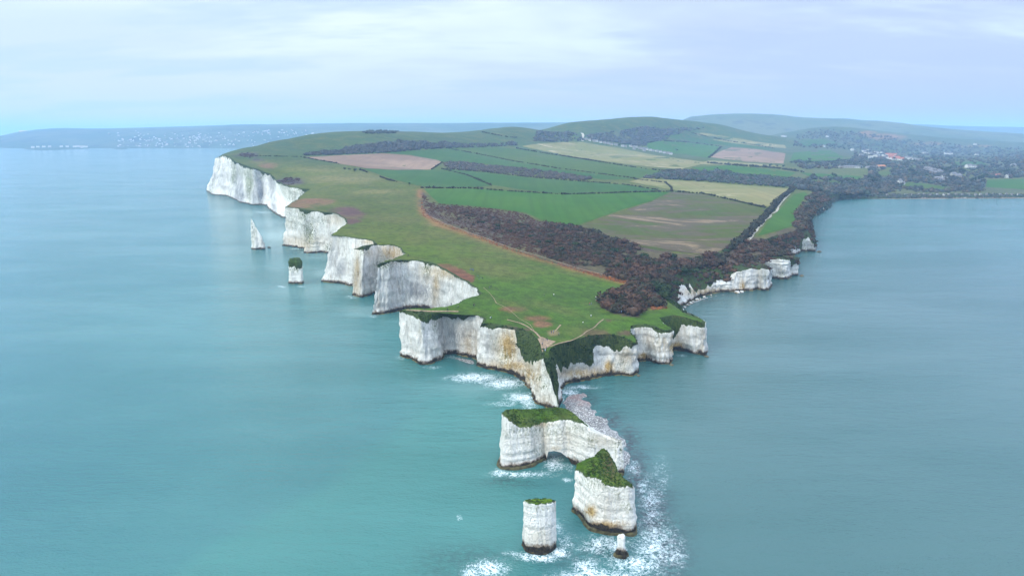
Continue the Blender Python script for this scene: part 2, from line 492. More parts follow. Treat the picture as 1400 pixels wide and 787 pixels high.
COAST = [
    ('chalk headland cliffs far', [
        ci(900, 5000, 20), ci(300, 4000, 20), ci(-230, 3300, 25), ci(-500, 2750, 30), ci(-650, 2350, 40), ci(-700, 1950, 48), ci(-668, 1640, 62),
        cv(295, 216, (281, 261)),
        cv(303, 212.5, (290, 266.5)), cv(312, 215, (309, 268)), cv(322, 222, (319, 272)), cv(333, 226, (328, 277)),
        cv(345, 230, (345, 280.5)), cv(357, 234, (357, 280)), cv(368, 239, (364, 281)), cv(376, 248, (367, 286)),
        cv(384, 252, (375, 292.5)), cv(396, 256, (384, 297.5)),
        cv(409, 257.5, z=43), cv(424, 259, z=42),
        cv(407, 272, z=42)]),
    ('second', [
        cv(388, 283.5, (384, 336)), cv(397, 284, (398, 337.5)), cv(405, 284.5, (413, 340)), cv(420, 287, (428, 343.5)),
        cv(436, 290, (440, 346)), cv(444, 291, z=41), cv(451, 291, z=41), cv(461, 293, z=41), cv(470, 299, z=40.5), cv(475, 304.5, z=40),
        cv(464, 312, z=39)]),
    ('third', [
        cv(452, 322, (436, 385)), cv(461, 323, (447, 386.5)), cv(471, 324, (460, 388)), cv(487, 326.5, (478, 391)), cv(503, 328, z=37.3), cv(512, 333, z=37),
        cv(500, 336, z=36.7)]),
    ('fourth', [
        cv(484, 341, (480, 404)), cv(497, 337, (495, 407)), cv(515, 335, z=36), cv(535, 336, z=35.5), cv(548, 340, z=35.2), cv(552.5, 347, z=35),
        cv(535, 355, z=34.6)]),
    ('fifth', [
        cv(513.5, 362, (506, 430)), cv(522, 360, (518, 430)), cv(533, 357, (530, 429)), cv(550, 356, (549, 426), z=34), cv(570, 357, z=33.6), cv(585, 359, z=33.2), cv(600, 366, z=32.2),
        cv(615, 374, z=31.2), cv(632, 383, z=30), cv(643, 391, z=29), cv(651, 396, z=28.4), cv(655, 404, z=27.6),
        cv(641, 407, z=27.4), cv(628, 414, z=27.2), cv(608, 420, z=27), cv(585, 422, z=26.6), cv(562, 422, z=26)]),
    ('sixth', [
        cv(546, 426.5, (545, 486), t=(549, 424, 26.5)), cv(553, 428, (558, 490), t=(556, 424.5, 26.5)), cv(565, 432, (568, 496), t=(570, 425, 26.5)), cv(575, 438, (580, 499.5), t=(582, 426, 26.5)),
        cv(582, 442, (592, 497), t=(590, 426.5, 26.5)), cv(592, 436.5, (603, 492.5), t=(598, 427, 26.4)), cv(605, 433, (611, 485), t=(606, 428, 26.3)), cv(617, 433.5, (622, 485), t=(617, 428.5, 26)), cv(630, 439, (635, 488), t=(632, 430, 25.7)),
        cv(640, 434.5, (643, 490), t=(643, 430.5, 25.5)), cv(650, 432.5, (652, 493), t=(652, 430.5, 25)), cv(660, 435, z=24, t=(664, 434, 24.3)), cv(659, 440, z=23.3, t=(664, 439, 24))]),
    ('seventh', [
        cv(655.5, 446.5, (650, 500), t=(659, 442.5, 23.5)), cv(663, 447, (659, 502.5), t=(666, 441.5, 23.3)), cv(672, 452, (669, 505.5), t=(675, 442.5, 23.2)), cv(680, 449, (680, 507), t=(683, 444, 23)), cv(691, 449.5, (692, 509.5), t=(694, 446, 23)),
        cv(704, 451, (700, 513), t=(706, 446.5, 23)), cv(707, 462, (706, 517), t=(716, 449, 23)), cv(709, 480, (713, 523), t=(727, 456, 22.7)), cv(714, 492, (720, 529), t=(736, 464, 22.3)), cv(723, 500, (726, 535), t=(739, 470, 22)),
        cv(733, 495, (727, 547), t=(741, 476, 21.6)), cv(742, 490, (733, 552.5), t=(743.5, 482, 20.8)), cv(750, 513, (745, 558), t=(746, 488, 19.8)), cv(758, 545, (757, 562), t=(748.5, 490, 19)),
        cv(765, 552, (767, 558), z=6, t=(750, 490, 18.6)), cv(764, 538, (768.5, 546), z=7, t=(750.5, 488, 18.8)), cv(763, 512, (768, 535.5), t=(750, 482, 20.2))]),
    ('eighth', [
        cv(772, 503, (780, 527.5), t=(752, 476, 21.2)), cv(785, 501.5, (791, 524), t=(760, 471, 21.6)), cv(800, 500, (803, 520.5), t=(771, 467, 21.8)), cv(813, 497, (817, 517.5), t=(786, 464.5, 21.8)), cv(815, 485, (826, 515.5), t=(800, 460, 21.6)),
        cv(818, 478, (832, 514), t=(815, 457, 21.3)), cv(828, 477, (842, 513), t=(832, 456, 20.6)), cv(839, 484, (850, 512.5), t=(845, 458, 19.5)), cv(850, 478, (860, 513.5), t=(855, 461.5, 18.3)), cv(862, 474, (867, 514), t=(863, 465, 17.5)),
        cv(871.5, 472, (872.5, 512), t=(869, 469, 16.8)), cv(874, 470, z=15.5, t=(871, 464, 17)), cv(868, 458, z=17, t=(862, 455, 18.6))]),
    ('ninth', [
        cv(857, 452, (866, 495), t=(864, 445, 19.6)), cv(868, 448, (876, 494.5), t=(873, 443.5, 19.6)), cv(880, 447.5, (888, 494.5), t=(884, 443.5, 19.4)), cv(890, 449, (897, 497), t=(893, 445, 19)), cv(899, 457, (905, 498), t=(902, 448, 18.4)),
        cv(908, 455.5, (914, 498.5), t=(909, 451, 17.9)), cv(918, 454.5, (921.5, 497.5), t=(916, 452, 17.6)), cv(921, 452, z=17, t=(917, 448, 18)), cv(913, 446, z=17.8, t=(907, 441, 19.3))]),
    ('tenth', [
        cv(917, 466, (922, 481), t=(901, 434, 20)), cv(926, 466, (931, 480.5), t=(911, 432, 20)), cv(932, 446, (940, 480.5), t=(922, 430, 20)), cv(944, 444, (949, 484), t=(934, 432, 19.6)), cv(956, 448, (957, 486), t=(945, 436, 19.2)),
        cv(964, 446.5, (966, 486.5), t=(959, 440.5, 18.8)), cv(966, 440, z=18.4, t=(961, 437.5, 19)), cv(955, 433, z=18.4, t=(950, 433, 19.2)), cv(940, 426, z=18.4, t=(934, 427, 19.5))]),
    ('eleventh', [
        cv(927, 418, (928, 427), t=(897, 400, 19)), cv(930, 409, (934, 419), t=(902, 390, 19)), cv(938, 405, (940, 414.5), t=(915, 375, 18.5)), cv(950, 399, (952, 409), t=(930, 368, 18.3)), cv(965, 394.5, (967, 404), t=(946, 364, 18)),
        cv(985, 390, (986, 400.5), t=(965, 362, 18)), cv(1003, 387, (1004, 399), t=(985, 361, 18)), cv(1007, 374, (1012, 398.5), t=(1000, 360, 18)), cv(1014, 371, (1020, 398.5), t=(1010, 360, 18)), cv(1027, 367, (1033, 397.5), t=(1021, 361, 17.7)), cv(1037, 368.5, (1036, 396), t=(1032, 361, 17.7)),
        cv(1041, 367, (1046, 398), t=(1037, 361, 17.6)), cv(1051, 369, (1054, 397.5), t=(1046, 362, 17.3)), cv(1058, 376, (1058.5, 391), t=(1052, 365, 17)), cv(1056, 366, z=16.5)]),
    ('twelfth', [
        cv(1028, 358, (1040, 380), t=(1023, 351, 18.5)), cv(1040, 356, (1050, 380), t=(1036, 349.5, 18.5)), cv(1053, 355, (1060, 381.5), t=(1050, 349, 18.4)), cv(1066, 354.5, (1073, 382.5), t=(1063, 348.5, 18.2)), cv(1080, 355.5, (1082, 381.5), t=(1075, 349.5, 17.8)), cv(1083, 364, (1085, 377), z=9, t=(1079, 351, 17.4)), cv(1091, 362, (1093, 377), t=(1083, 352, 16.5)), cv(1093, 358, z=11, t=(1084, 350, 16.6)), cv(1085, 349, z=15)]),
    ('thirteenth', [
        cv(1056, 343, (1062, 352), t=(1030, 331, 20)), cv(1070, 340.5, (1078, 350), t=(1046, 327, 20.5)), cv(1084, 337, (1088, 349), t=(1060, 322, 21)), cv(1096, 340, (1096, 345.5), t=(1076, 318, 21.5)), cv(1098, 334, (1100, 344), t=(1088, 316, 21.5)), cv(1107, 328, (1111, 344), t=(1097, 314, 21)),
        cv(1113, 336, (1118, 344.5), t=(1103, 313.5, 20.5)), cv(1118, 337, (1119.5, 342), t=(1106, 312, 20)), cv(1116, 331, z=8, t=(1106, 308, 20))]),
    ('last', [
        cv(1108, 303, (1110, 308), t=(1096, 300, 21)), cv(1108, 297, (1111, 301), t=(1097, 290, 22)), cv(1118, 289, (1122, 293), t=(1104, 277, 20)), cv(1130, 281.5, (1134, 285), t=(1112, 270, 18)), cv(1137, 275, (1139, 277), t=(1122, 265, 16)),
        cv(1150, 271, (1150, 273.5), t=(1148, 264, 13)), cv(1165, 270, (1165, 272.5), t=(1163, 263, 11)), cv(1186, 269, (1186, 272), t=(1185, 262, 9)), cv(1194, 270.5, (1194, 272.2), t=(1194, 265, 4)),
        cv(1260, 270, (1260, 271.6), t=(1260, 266, 3)), cv(1330, 269.8, (1330, 271.3), t=(1330, 266, 3)), cv(1400, 269.5, (1400, 271), t=(1400, 266, 3)), cv(1560, 269, (1560, 270.6), t=(1560, 265, 3)), cv(1900, 268.5, (1900, 270), t=(1900, 264, 3)),
        ci(3600, 1750, 3)]),
]

# flatten, give automatic feet and plateau edges, refine with fractal detail
flat, sect = [], []
for si, (nm, lst) in enumerate(COAST):
    for d in lst:
        flat.append(d); sect.append(si)
NC = len(flat)
Cc = np.array([d['C'] for d in flat])
tan = np.zeros((NC, 2))
tan[1:-1] = Cc[2:, :2] - Cc[:-2, :2]
tan[0] = Cc[1, :2] - Cc[0, :2]; tan[-1] = Cc[-1, :2] - Cc[-2, :2]
tan /= np.maximum(np.linalg.norm(tan, axis=1, keepdims=True), 1e-6)
INL = np.stack([-tan[:, 1], tan[:, 0]], 1)
Bb = np.zeros((NC, 3)); Tt = np.zeros((NC, 3))
for i, d in enumerate(flat):
    Bb[i] = d['B'] if d['B'] is not None else [*(Cc[i, :2] - INL[i] * (.05 * Cc[i, 2] + .4)), 0]
    Tt[i] = d['T'] if d['T'] is not None else [*(Cc[i, :2] + INL[i] * 1.6), Cc[i, 2] + .5]
    Bb[i, 2] = d['foot']




def resample(stations):
    """cumulative stations -> list of (segment index, fraction)"""
    out = []
    for i in range(NC - 1):
        L = max(np.linalg.norm(Cc[i + 1, :2] - Cc[i, :2]), np.linalg.norm(Bb[i + 1, :2] - Bb[i, :2]))
        D = .5 * (np.hypot(*Cc[i, :2]) + np.hypot(*Cc[i + 1, :2]))
        step = max(.75, D * .0021)
        if D > 1600: step = D * .012
        n = max(1, int(math.ceil(L / step)))
        for k in range(n):
            out.append((i, k / n))
    out.append((NC - 2, 1.0))
    return out


ST = resample(None)
si_ = np.array([s[0] for s in ST]); fr = np.array([s[1] for s in ST])
frs = fr  # straight edges between surveyed corners


def lerpc(A):
    return A[si_] * (1 - frs[:, None]) + A[si_ + 1] * frs[:, None]


LB, LC, LT = lerpc(Bb), lerpc(Cc), lerpc(Tt)
inl = INL[si_] * (1 - fr[:, None]) + INL[si_ + 1] * fr[:, None]
inl /= np.maximum(np.linalg.norm(inl, axis=1, keepdims=True), 1e-6)
Dst = np.hypot(LC[:, 0], LC[:, 1])
# ragged edge: flutes in plan, teeth in height
fl = fbm(LC[:, 0] * .10, LC[:, 1] * .10, 1.7, 4) * 2.2 + fbm(LC[:, 0] * .45, LC[:, 1] * .45, 4.2, 3) * 1.0
ffs = np.clip(520 / Dst, .35, 1)
fl = np.where(ffs < 1, (fbm(LC[:, 0] * .10 * ffs, LC[:, 1] * .10 * ffs, 1.7, 4) * 2.2 + fbm(LC[:, 0] * .45 * ffs, LC[:, 1] * .45 * ffs, 4.2, 3) * 1.6) / ffs ** .7, fl)
kk = np.clip(LC[:, 2] / 25, .35, 1.8) * np.where(Dst > 1600, 0.0, 1.0)
LC[:, :2] += inl * (fl * .75 * kk)[:, None]
LT[:, :2] += inl * (fl * .75 * kk)[:, None]
LB[:, :2] += inl * (fbm(LB[:, 0] * .12, LB[:, 1] * .12, 8.1, 4) * 1.8 * kk)[:, None]
slopeh = np.maximum(LT[:, 2] - LC[:, 2], 0)
LC[:, 2] += np.where(Dst < 1600, (1 - ffs) * 9, 0) * np.minimum(0, fbm(LC[:, 0] * .05, LC[:, 1] * .05, 6.6, 4) - .05)
LC[:, 2] += np.minimum(slopeh * .35, 2.2) * fbm(LC[:, 0] * .35, LC[:, 1] * .35, 2.2, 3) * 1.6

# ------------------------------------------------------------------ terrain height
ctrl = []


def G(px, py, z):
    ctrl.append(P(px, py, z))


def GD(px, py, D):
    ctrl.append(PD(px, py, D))


for i in range(NC):
    if Tt[i, 1] < 4000: ctrl.append(Tt[i])
for a in [(745, 462, 22), (760, 440, 22.5), (700, 428, 25), (760, 420, 23), (800, 390, 23), (720, 390, 27), (850, 402, 20), (890, 392, 19), (640, 350, 33), (690, 360, 30),
          (870, 350, 22), (940, 352, 19.5), (1000, 340, 20), (1050, 300, 22), (1085, 265, 24), (1095, 290, 22), (570, 300, 38), (600, 260, 41), (700, 290, 32), (800, 310, 25), (800, 270, 32), (950, 260, 27), (1000, 300, 22), (950, 240, 33), (1075, 240, 28),
          (480, 250, 49), (400, 232, 58), (600, 230, 50), (700, 225, 51), (800, 220, 51), (900, 225, 43), (420, 205, 82), (520, 205, 80), (620, 200, 82), (700, 200, 78), (800, 205, 64), (880, 215, 52), (960, 225, 40), (1000, 205, 54), (1050, 215, 40),
          (1150, 240, 17), (1250, 240, 15), (1350, 250, 8), (1400, 240, 12), (1200, 215, 28), (1300, 215, 20), (1400, 210, 20), (1150, 200, 52), (1250, 200, 42), (1400, 200, 40), (1600, 240, 12), (1600, 210, 20), (1600, 200, 40), (1900, 240, 12)]:
    G(*a)
CREST = [(316, 207, 1500), (330, 203, 1560), (360, 196.5, 1700), (400, 191, 1880), (450, 185.5, 2050), (500, 182, 2150), (560, 180, 2250), (650, 179.5, 2420), (700, 173, 2620), (780, 167.5, 2850), (850, 163.5, 3000), (900, 162, 3100), (940, 164, 3300), (985, 171, 3450)]
for a in CREST:
    GD(*a)
    p = PD(*a)
    ctrl.append(np.array([p[0] * 1.22, p[1] * 1.22, max(p[2] * .45, 15)]))
for a in [(760, 178, 2760), (860, 178, 2880), (920, 180, 3000), (850, 190, 2700), (950, 190, 3050), (985, 183, 3500), (1050, 186, 3700), (1000, 195, 3000), (1100, 186, 4000), (1120, 174, 4300), (1180, 179, 4200), (1250, 188, 4300), (1330, 192, 4400), (1400, 195, 4500), (1700, 197, 4500)]:
    GD(*a)
for x, y, z in [(-300, 3600, 15), (600, 5500, 30), (2000, 5600, 40), (3500, 5600, 30), (4500, 3000, 20), (5000, 5000, 30), (3000, 2200, 10), (0, 4500, 15), (1600, 4800, 60)]:
    ctrl.append(np.array([x, y, z], float))
ctrl = np.array(ctrl)


def uv(x, y):
    y = np.maximum(y, 150.0)
    return np.asarray(x) / y, np.log(y) * .7


cu, cvv = uv(ctrl[:, 0], ctrl[:, 1])
X = np.stack([cu, cvv], 1)
# merge near duplicates
keep = []
for i in range(len(X)):
    if all(np.hypot(*(X[i] - X[j])) > .004 for j in keep):
        keep.append(i)
X = X[keep]; zc = ctrl[keep, 2]
ncp = len(X)
Rm = np.linalg.norm(X[:, None] - X[None], axis=2)
K = np.where(Rm > 0, Rm ** 2 * np.log(Rm + 1e-12), 0) + np.eye(ncp) * 2e-4
Pm = np.concatenate([np.ones((ncp, 1)), X], 1)
A = np.zeros((ncp + 3, ncp + 3)); A[:ncp, :ncp] = K; A[:ncp, ncp:] = Pm; A[ncp:, :ncp] = Pm.T
sol = np.linalg.solve(A, np.concatenate([zc, np.zeros(3)]))
GU = np.linspace(-1.0, 2.2, 700); GV = np.linspace(math.log(250) * .7, math.log(9000) * .7, 500)
HG = np.zeros((len(GV), len(GU)))
for j, v in enumerate(GV):
    q = np.stack([GU, np.full_like(GU, v)], 1)
    r = np.linalg.norm(q[:, None] - X[None], axis=2)
    HG[j] = (r ** 2 * np.log(r + 1e-12)) @ sol[:ncp] + sol[ncp] + q @ sol[ncp + 1:]
HG = np.clip(HG, 1.5, 260)


def H(x, y, micro=True):
    x = np.asarray(x, float); y = np.asarray(y, float)
    u, v = uv(x, y)
    a = np.clip((u - GU[0]) / (GU[1] - GU[0]), 0, len(GU) - 1.001)
    b = np.clip((v - GV[0]) / (GV[1] - GV[0]), 0, len(GV) - 1.001)
    i = a.astype(int); j = b.astype(int); fa = a - i; fb = b - j
    h = (HG[j, i] * (1 - fa) + HG[j, i + 1] * fa) * (1 - fb) + (HG[j + 1, i] * (1 - fa) + HG[j + 1, i + 1] * fa) * fb
    if micro:
        k = np.clip((y - 300) / 1500, .12, 1)
        h = h + fbm(x * .012, y * .012, 0, 3) * 1.6 * k + fbm(x * .06, y * .06, 3., 2) * .35
    return h


def ground(px, py, Dmin=270.0, Dmax=8000.0):
    """where the line of sight through (px, py) meets the land"""
    px = np.atleast_1d(np.asarray(px, float)); py = np.atleast_1d(np.asarray(py, float))
    a, yy, dz = ray(px, py)
    Ds = np.exp(np.linspace(math.log(Dmin), math.log(Dmax), 420))
    t = Ds[None] / yy[:, None]
    gx = a[:, None] * t; gz = CAMZ + dz[:, None] * t
    gy = np.broadcast_to(Ds[None], gx.shape)
    f = gz - H(gx, gy)
    below = f < 0
    k = np.where(below.any(1), below.argmax(1), len(Ds) - 1)
    k = np.clip(k, 1, None)
    r = np.arange(len(px))
    f0, f1 = f[r, k - 1], f[r, k]
    w = np.clip(f0 / (f0 - f1 + 1e-9), 0, 1)
    D = Ds[k - 1] * (1 - w) + Ds[k] * w
    x = a * D / yy
    return np.stack([x, D, H(x, D)], 1)


# ------------------------------------------------------------------ colours of the land
OCHRE = [(695, 475, 14, 26, 1.2), (700, 500, 34, 9, 1.0), (722, 512, 14, 16, .9), (640, 472, 10, 16, .6), (612, 372, 30, 9, .8), (596, 385, 5, 30, .7), (535, 345, 20, 12, .9), (488, 375, 5, 34, .8), (505, 345, 8, 8, .5),
         (505, 330, 12, 4, .7), (800, 510, 45, 8, .9), (832, 502, 6, 8, 1.6), (880, 488, 7, 6, 1.7), (925, 475, 10, 8, 1.7), (922, 460, 7, 5, .9), (965, 399, 34, 6, .9), (1015, 392, 4, 8, 1.2), (405, 330, 40, 8, .5), (415, 335, 16, 10, .6),
         (735, 578, 22, 6, .8), (760, 612, 9, 4, .6), (822, 602, 22, 10, .35), (807, 699, 9, 9, 1.3), (830, 717, 32, 7, 1.0), (760, 600, 40, 14, .28), (825, 700, 40, 30, .22), (738, 735, 22, 14, .25), (735, 510, 6, 30, .6), (745, 545, 10, 10, .4), (860, 485, 12, 12, .5), (895, 470, 20, 14, .35), (460, 300, 16, 8, .45), (700, 205, 1, 1, 0)]
GREEN = [(735, 588, 48, 9, .65), (820, 661, 40, 8, .6), (737, 695, 24, 5, .6), (785, 583, 20, 8, .7), (700, 590, 14, 10, .5), (800, 655, 12, 10, .5), (426, 325, 9, 16, 1.4), (340, 252, 5, 12, 1.3), (320, 245, 4, 6, 1.0), (330, 235, 10, 8, .6), (375, 245, 10, 8, 1.2), (360, 240, 10, 10, .6), (440, 300, 5, 8, 1.2), (447, 338, 5, 6, 1.3), (415, 294, 5, 5, .9), (525, 362, 12, 6, 1.3), (583, 368, 5, 7, 1.5), (550, 358, 7, 3, 1.3), (595, 447, 5, 10, .8), (577, 450, 4, 6, .7),
         (845, 612, 8, 10, 1.2), (849, 640, 5, 22, .8), (808, 600, 8, 10, .7), (720, 605, 8, 10, .4), (735, 617, 8, 5, .8), (745, 590, 20, 8, .4), (857, 693, 8, 6, 1.3), (845, 675, 10, 10, .5), (690, 487, 10, 8, .7), (676, 470, 8, 14, .4), (497, 345, 6, 5, 1.0), (737, 517, 4, 3, 1.2), (745, 527, 5, 4, 1.2), (403, 368, 14, 6, 1.0), (740, 728, 6, 4, .5), (752, 505, 8, 12, .8), (900, 460, 4, 10, .7), (1045, 378, 4, 9, .6), (1070, 373, 5, 5, .9), (848, 497, 14, 14, .5), (350, 322, 5, 12, .3)]
DARK = [(575, 397, 42, 18, .85), (545, 390, 30, 30, .5), (570, 419, 48, 6, 1.0), (455, 350, 8, 30, .5), (465, 368, 8, 12, .9), (505, 380, 25, 20, .5), (620, 460, 28, 16, .75), (605, 447, 20, 10, .5), (668, 470, 14, 20, .55), (860, 465, 12, 8, .6), (890, 470, 10, 14, .3), (300, 240, 14, 20, .35), (340, 265, 22, 9, .35), (860, 490, 10, 12, .6), (820, 480, 10, 8, .5), (800, 505, 40, 10, .4), (1035, 385, 20, 15, .35), (952, 458, 12, 12, .25), (1070, 372, 6, 4, 1.2), (700, 540, 1, 1, 0), (770, 508, 8, 16, .5), (935, 395, 10, 20, .4), (1085, 340, 24, 8, .5), (1108, 335, 12, 8, .9)]  # grey chalk, plus painted shade on the broad wall and along its foot
BROWN = [(815, 455, 18, 5, 1.0), (700, 447, 14, 4, .9), (870, 468, 12, 6, .4), (935, 430, 20, 4, .5)]
LUSH = [(600, 436, 45, 6, .7), (700, 470, 1, 1, 0), (745, 490, 20, 25, .25), (735, 572, 60, 16, .8), (825, 640, 40, 30, .85), (738, 686, 24, 6, 1.6), (403, 357, 12, 6, .9), (900, 440, 60, 10, .25)]
WET = [(825, 722, 34, 10, 1.6), (690, 512, 50, 8, 1.0), (575, 420, 40, 8, 1.6), (738, 750, 20, 10, 1.3), (850, 757, 9, 9, 1.5), (795, 635, 25, 10, .8), (925, 478, 10, 5, 1.2), (830, 505, 5, 6, .8)]


BALD = [(933, 395, 7, 18, 2.2), (942, 386, 5, 10, 1.6), (981, 385, 9, 6, 1.6), (975, 372, 5, 3, 1.6), (981, 372, 4, 3, 1.6), (999, 368, 5, 3, 1.2), (1000, 378, 8, 8, 1.5), (905, 440, 1, 1, 0), (906, 441, 9, 4, 1.8), (794, 489, 4, 3, 1.4), (755, 497, 3, 12, 1.3), (818, 478, 10, 6, 1.5), (763, 500, 5, 8, 1.2), (926, 464, 6, 8, .8), (1055, 335, 6, 4, 1.3), (1075, 331, 6, 4, 1.0), (1105, 327, 10, 6, 1.2), (1010, 362, 8, 3, 1.0), (1040, 352, 14, 3, .8), (688, 470, 4, 12, .6)]
MOSSY = [(335, 225, 26, 9, .55), (372, 240, 16, 10, .8), (312, 218, 8, 6, .5), (340, 252, 5, 16, .6), (420, 268, 14, 8, .9), (445, 289, 7, 9, 1.2), (418, 290, 16, 5, .6), (432, 308, 7, 10, .0), (524, 362, 12, 6, .9), (583, 368, 6, 8, 1.2), (550, 357, 8, 3, .9), (497, 343, 9, 6, 1.0), (447, 336, 6, 7, .9), (1125, 288, 24, 16, .9), (1170, 270, 22, 3, .9), (850, 612, 6, 6, .6), (752, 508, 4, 14, .5), (707, 470, 5, 10, .8), (1090, 342, 10, 3, .4), (426, 318, 7, 12, 1.0), (1112, 329, 9, 5, 1.0), (1096, 336, 5, 5, .8), (700, 200, 1, 1, 0)]


def cliff_attrs(V, turf, far=1.0):
    px, py = proj(V[:, 0], V[:, 1], V[:, 2])
    turf = turf - blobs(BALD, px, py) * (1.3 + 1.6 * fbm(V[:, 0] * .12, V[:, 1] * .12, V[:, 2] * .06, 3)) + blobs(MOSSY, px, py) * (1.2 + 2.2 * fbm(V[:, 0] * .1, V[:, 1] * .1, V[:, 2] * .05, 3))
    fs = np.clip(520 / np.hypot(V[:, 0], V[:, 1]), .38, 1)
    gl = fbm(V[:, 0] * .10 * fs, V[:, 1] * .10 * fs, V[:, 2] * .03 * fs, 4)
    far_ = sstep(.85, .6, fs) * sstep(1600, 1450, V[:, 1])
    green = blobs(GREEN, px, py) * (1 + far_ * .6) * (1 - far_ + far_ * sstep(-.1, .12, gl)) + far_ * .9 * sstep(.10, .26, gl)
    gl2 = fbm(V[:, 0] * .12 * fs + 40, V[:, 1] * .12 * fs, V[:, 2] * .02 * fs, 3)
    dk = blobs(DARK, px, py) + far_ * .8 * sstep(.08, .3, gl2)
    return dict(turf=turf, ochre=blobs(OCHRE, px, py), green=green, dark=dk, brown=blobs(BROWN, px, py), lush=blobs(LUSH, px, py), wet=blobs(WET, px, py))


def displace(V, nrm, amt, crease=1.0):
    """push a cliff face in and out: buttresses, flutes, ledges"""
    fs = np.clip(520 / np.hypot(V[:, 0], V[:, 1]), .38, 1)      # far cliffs are higher and carry bigger forms
    x, y, z = V[:, 0] * fs, V[:, 1] * fs, V[:, 2] * fs
    amt = amt / fs
    d = fbm(x * .07, y * .07, z * .03, 3) * 2.2
    w = fbm(x * .05, y * .05, z * .05, 2) * 6          # warp, so the joints are not straight
    r1 = np.abs(fbm((x + w) * .16, (y + w) * .16, z * .03, 3))
    r2 = np.abs(fbm((x - w) * .42, (y + w) * .42, z * .07 + 3, 3))
    d += ((1 - np.minimum(r1 * 3.2, 1)) * -1.6 + (1 - np.minimum(r2 * 3.0, 1)) * -.8) * crease
    d += fbm(x * .9, y * .9, z * .45, 3) * .75
    d += (vnoise(x * .04, y * .04, z * .8) * .55 + vnoise(x * .05, y * .05, z * 2.2) * .15) * (2.0 - crease)
    return V + np.concatenate([nrm * (d * amt)[:, None], np.zeros((len(V), 1))], 1)


def loft(LB, LC, LT, outn, n1, n2, closed=False, amp=1.0, turfbias=0.0, bulge=.35, crease=1.0):
    """rows from foot to chalk edge to plateau edge; returns V, F, turf attr"""
    M = len(LB)
    h1 = np.maximum(LC[:, 2] - LB[:, 2], .1)
    rows, turf, amt = [], [], []
    for r in range(n1 + 1):
        f = r / n1
        g = f ** 1.0
        p = LB * (1 - g) + LC * g
        # a slight concave foot and wave-cut notch
        p = p.copy()
        rows.append(p); amt.append(np.full(M, amp * min(1, 4 * f + .25) * (1 - .75 * f ** 6)))
        turf.append((LB[:, 2] * (1 - f) + LC[:, 2] * f - LC[:, 2]) / (2.6 / np.clip(520 / np.hypot(LC[:, 0], LC[:, 1]), .3, 1)) - .05)
    sh = np.maximum(np.linalg.norm(LT - LC, axis=1), .1)
    for r in range(1, n2 + 1):
        f = r / n2
        p = LC * (1 - f) + LT * f
        hh = np.maximum(LT[:, 2] - LC[:, 2], 0)
        p = p.copy(); p[:, 2] += bulge * hh * f * (1 - f)
        rows.append(p)
        amt.append(amp * .25 * np.minimum(1, sh / 6) * (1 - f) * 1.0 + 0 * sh)
        turf.append(np.minimum(f * sh / 2.6, 3.0))
    V = np.concatenate(rows); R = len(rows)
    turf = np.concatenate(turf) + turfbias; amt = np.concatenate(amt)
    nrm = np.tile(outn, (R, 1))
    V = displace(V, nrm, amt, crease)
    idx = np.arange(R * M).reshape(R, M)
    if closed:
        nx = np.roll(idx, -1, axis=1)
        F = np.stack([idx[:-1], nx[:-1], nx[1:], idx[1:]], -1).reshape(-1, 4)
    else:
        F = np.stack([idx[:-1, :-1], idx[:-1, 1:], idx[1:, 1:], idx[1:, :-1]], -1).reshape(-1, 4)
    return V, F, turf, idx
# ------------------------------------------------------------------ leaf clumps
_bm = bmesh.new(); bmesh.ops.create_icosphere(_bm, subdivisions=1, radius=1.0)
ICO_V = np.array([v.co[:] for v in _bm.verts]); ICO_F = np.array([[v.index for v in f.verts] for f in _bm.faces]); _bm.free()


def clump_mesh(centers, radii, nleaf=26, leaf=.28, tint=None, core=.72, rng=RNG):
    """bushes or crowns: a lumpy core hidden in a shell of leaf-sized faces. centers (N,3), radii (N,3)"""
    N = len(centers)
    nv = len(ICO_V)
    jit = rng.uniform(.72, 1.2, (N, nv, 1))
    V1 = centers[:, None] + ICO_V[None] * jit * radii[:, None] * core
    F1 = (np.arange(N) * nv)[:, None, None] + ICO_F[None]
    d = rng.normal(size=(N, nleaf, 3)); d /= np.linalg.norm(d, axis=2, keepdims=True)
    d[:, :, 2] = np.abs(d[:, :, 2]) * .9 - .12
    rr = rng.uniform(.68, 1.12, (N, nleaf, 1))
    c = centers[:, None] + d * rr * radii[:, None]
    s = leaf * radii.mean(1)[:, None, None]
    a = rng.normal(size=(N, nleaf, 3)); a /= np.linalg.norm(a, axis=2, keepdims=True)
    b = np.cross(a, d + rng.normal(size=d.shape) * .5); b /= np.linalg.norm(b, axis=2, keepdims=True) + 1e-9
    s = s * rng.uniform(.6, 1.4, (N, nleaf, 1))
    V2 = np.stack([c + a * s, c - a * s * .6 + b * s * .8, c - a * s * .4 - b * s * .9], 2).reshape(-1, 3)
    F2 = np.arange(N * nleaf * 3).reshape(-1, 3) + N * nv
    V = np.concatenate([V1.reshape(-1, 3), V2]); F = np.concatenate([F1.reshape(-1, 3), F2])
    t = np.ones((N, 3)) if tint is None else tint
    T = np.concatenate([np.repeat(t, nv, 0) * rng.uniform(.8, 1.1, (N * nv, 1)), np.repeat(t, nleaf * 3, 0) * np.repeat(rng.uniform(.78, 1.22, (N * nleaf, 1)), 3, 0)])
    return V, F, T


def tints(n, cols, rng=RNG):
    cols = np.array(cols)
    return cols[rng.integers(0, len(cols), n)] * rng.uniform(.82, 1.18, (n, 1))


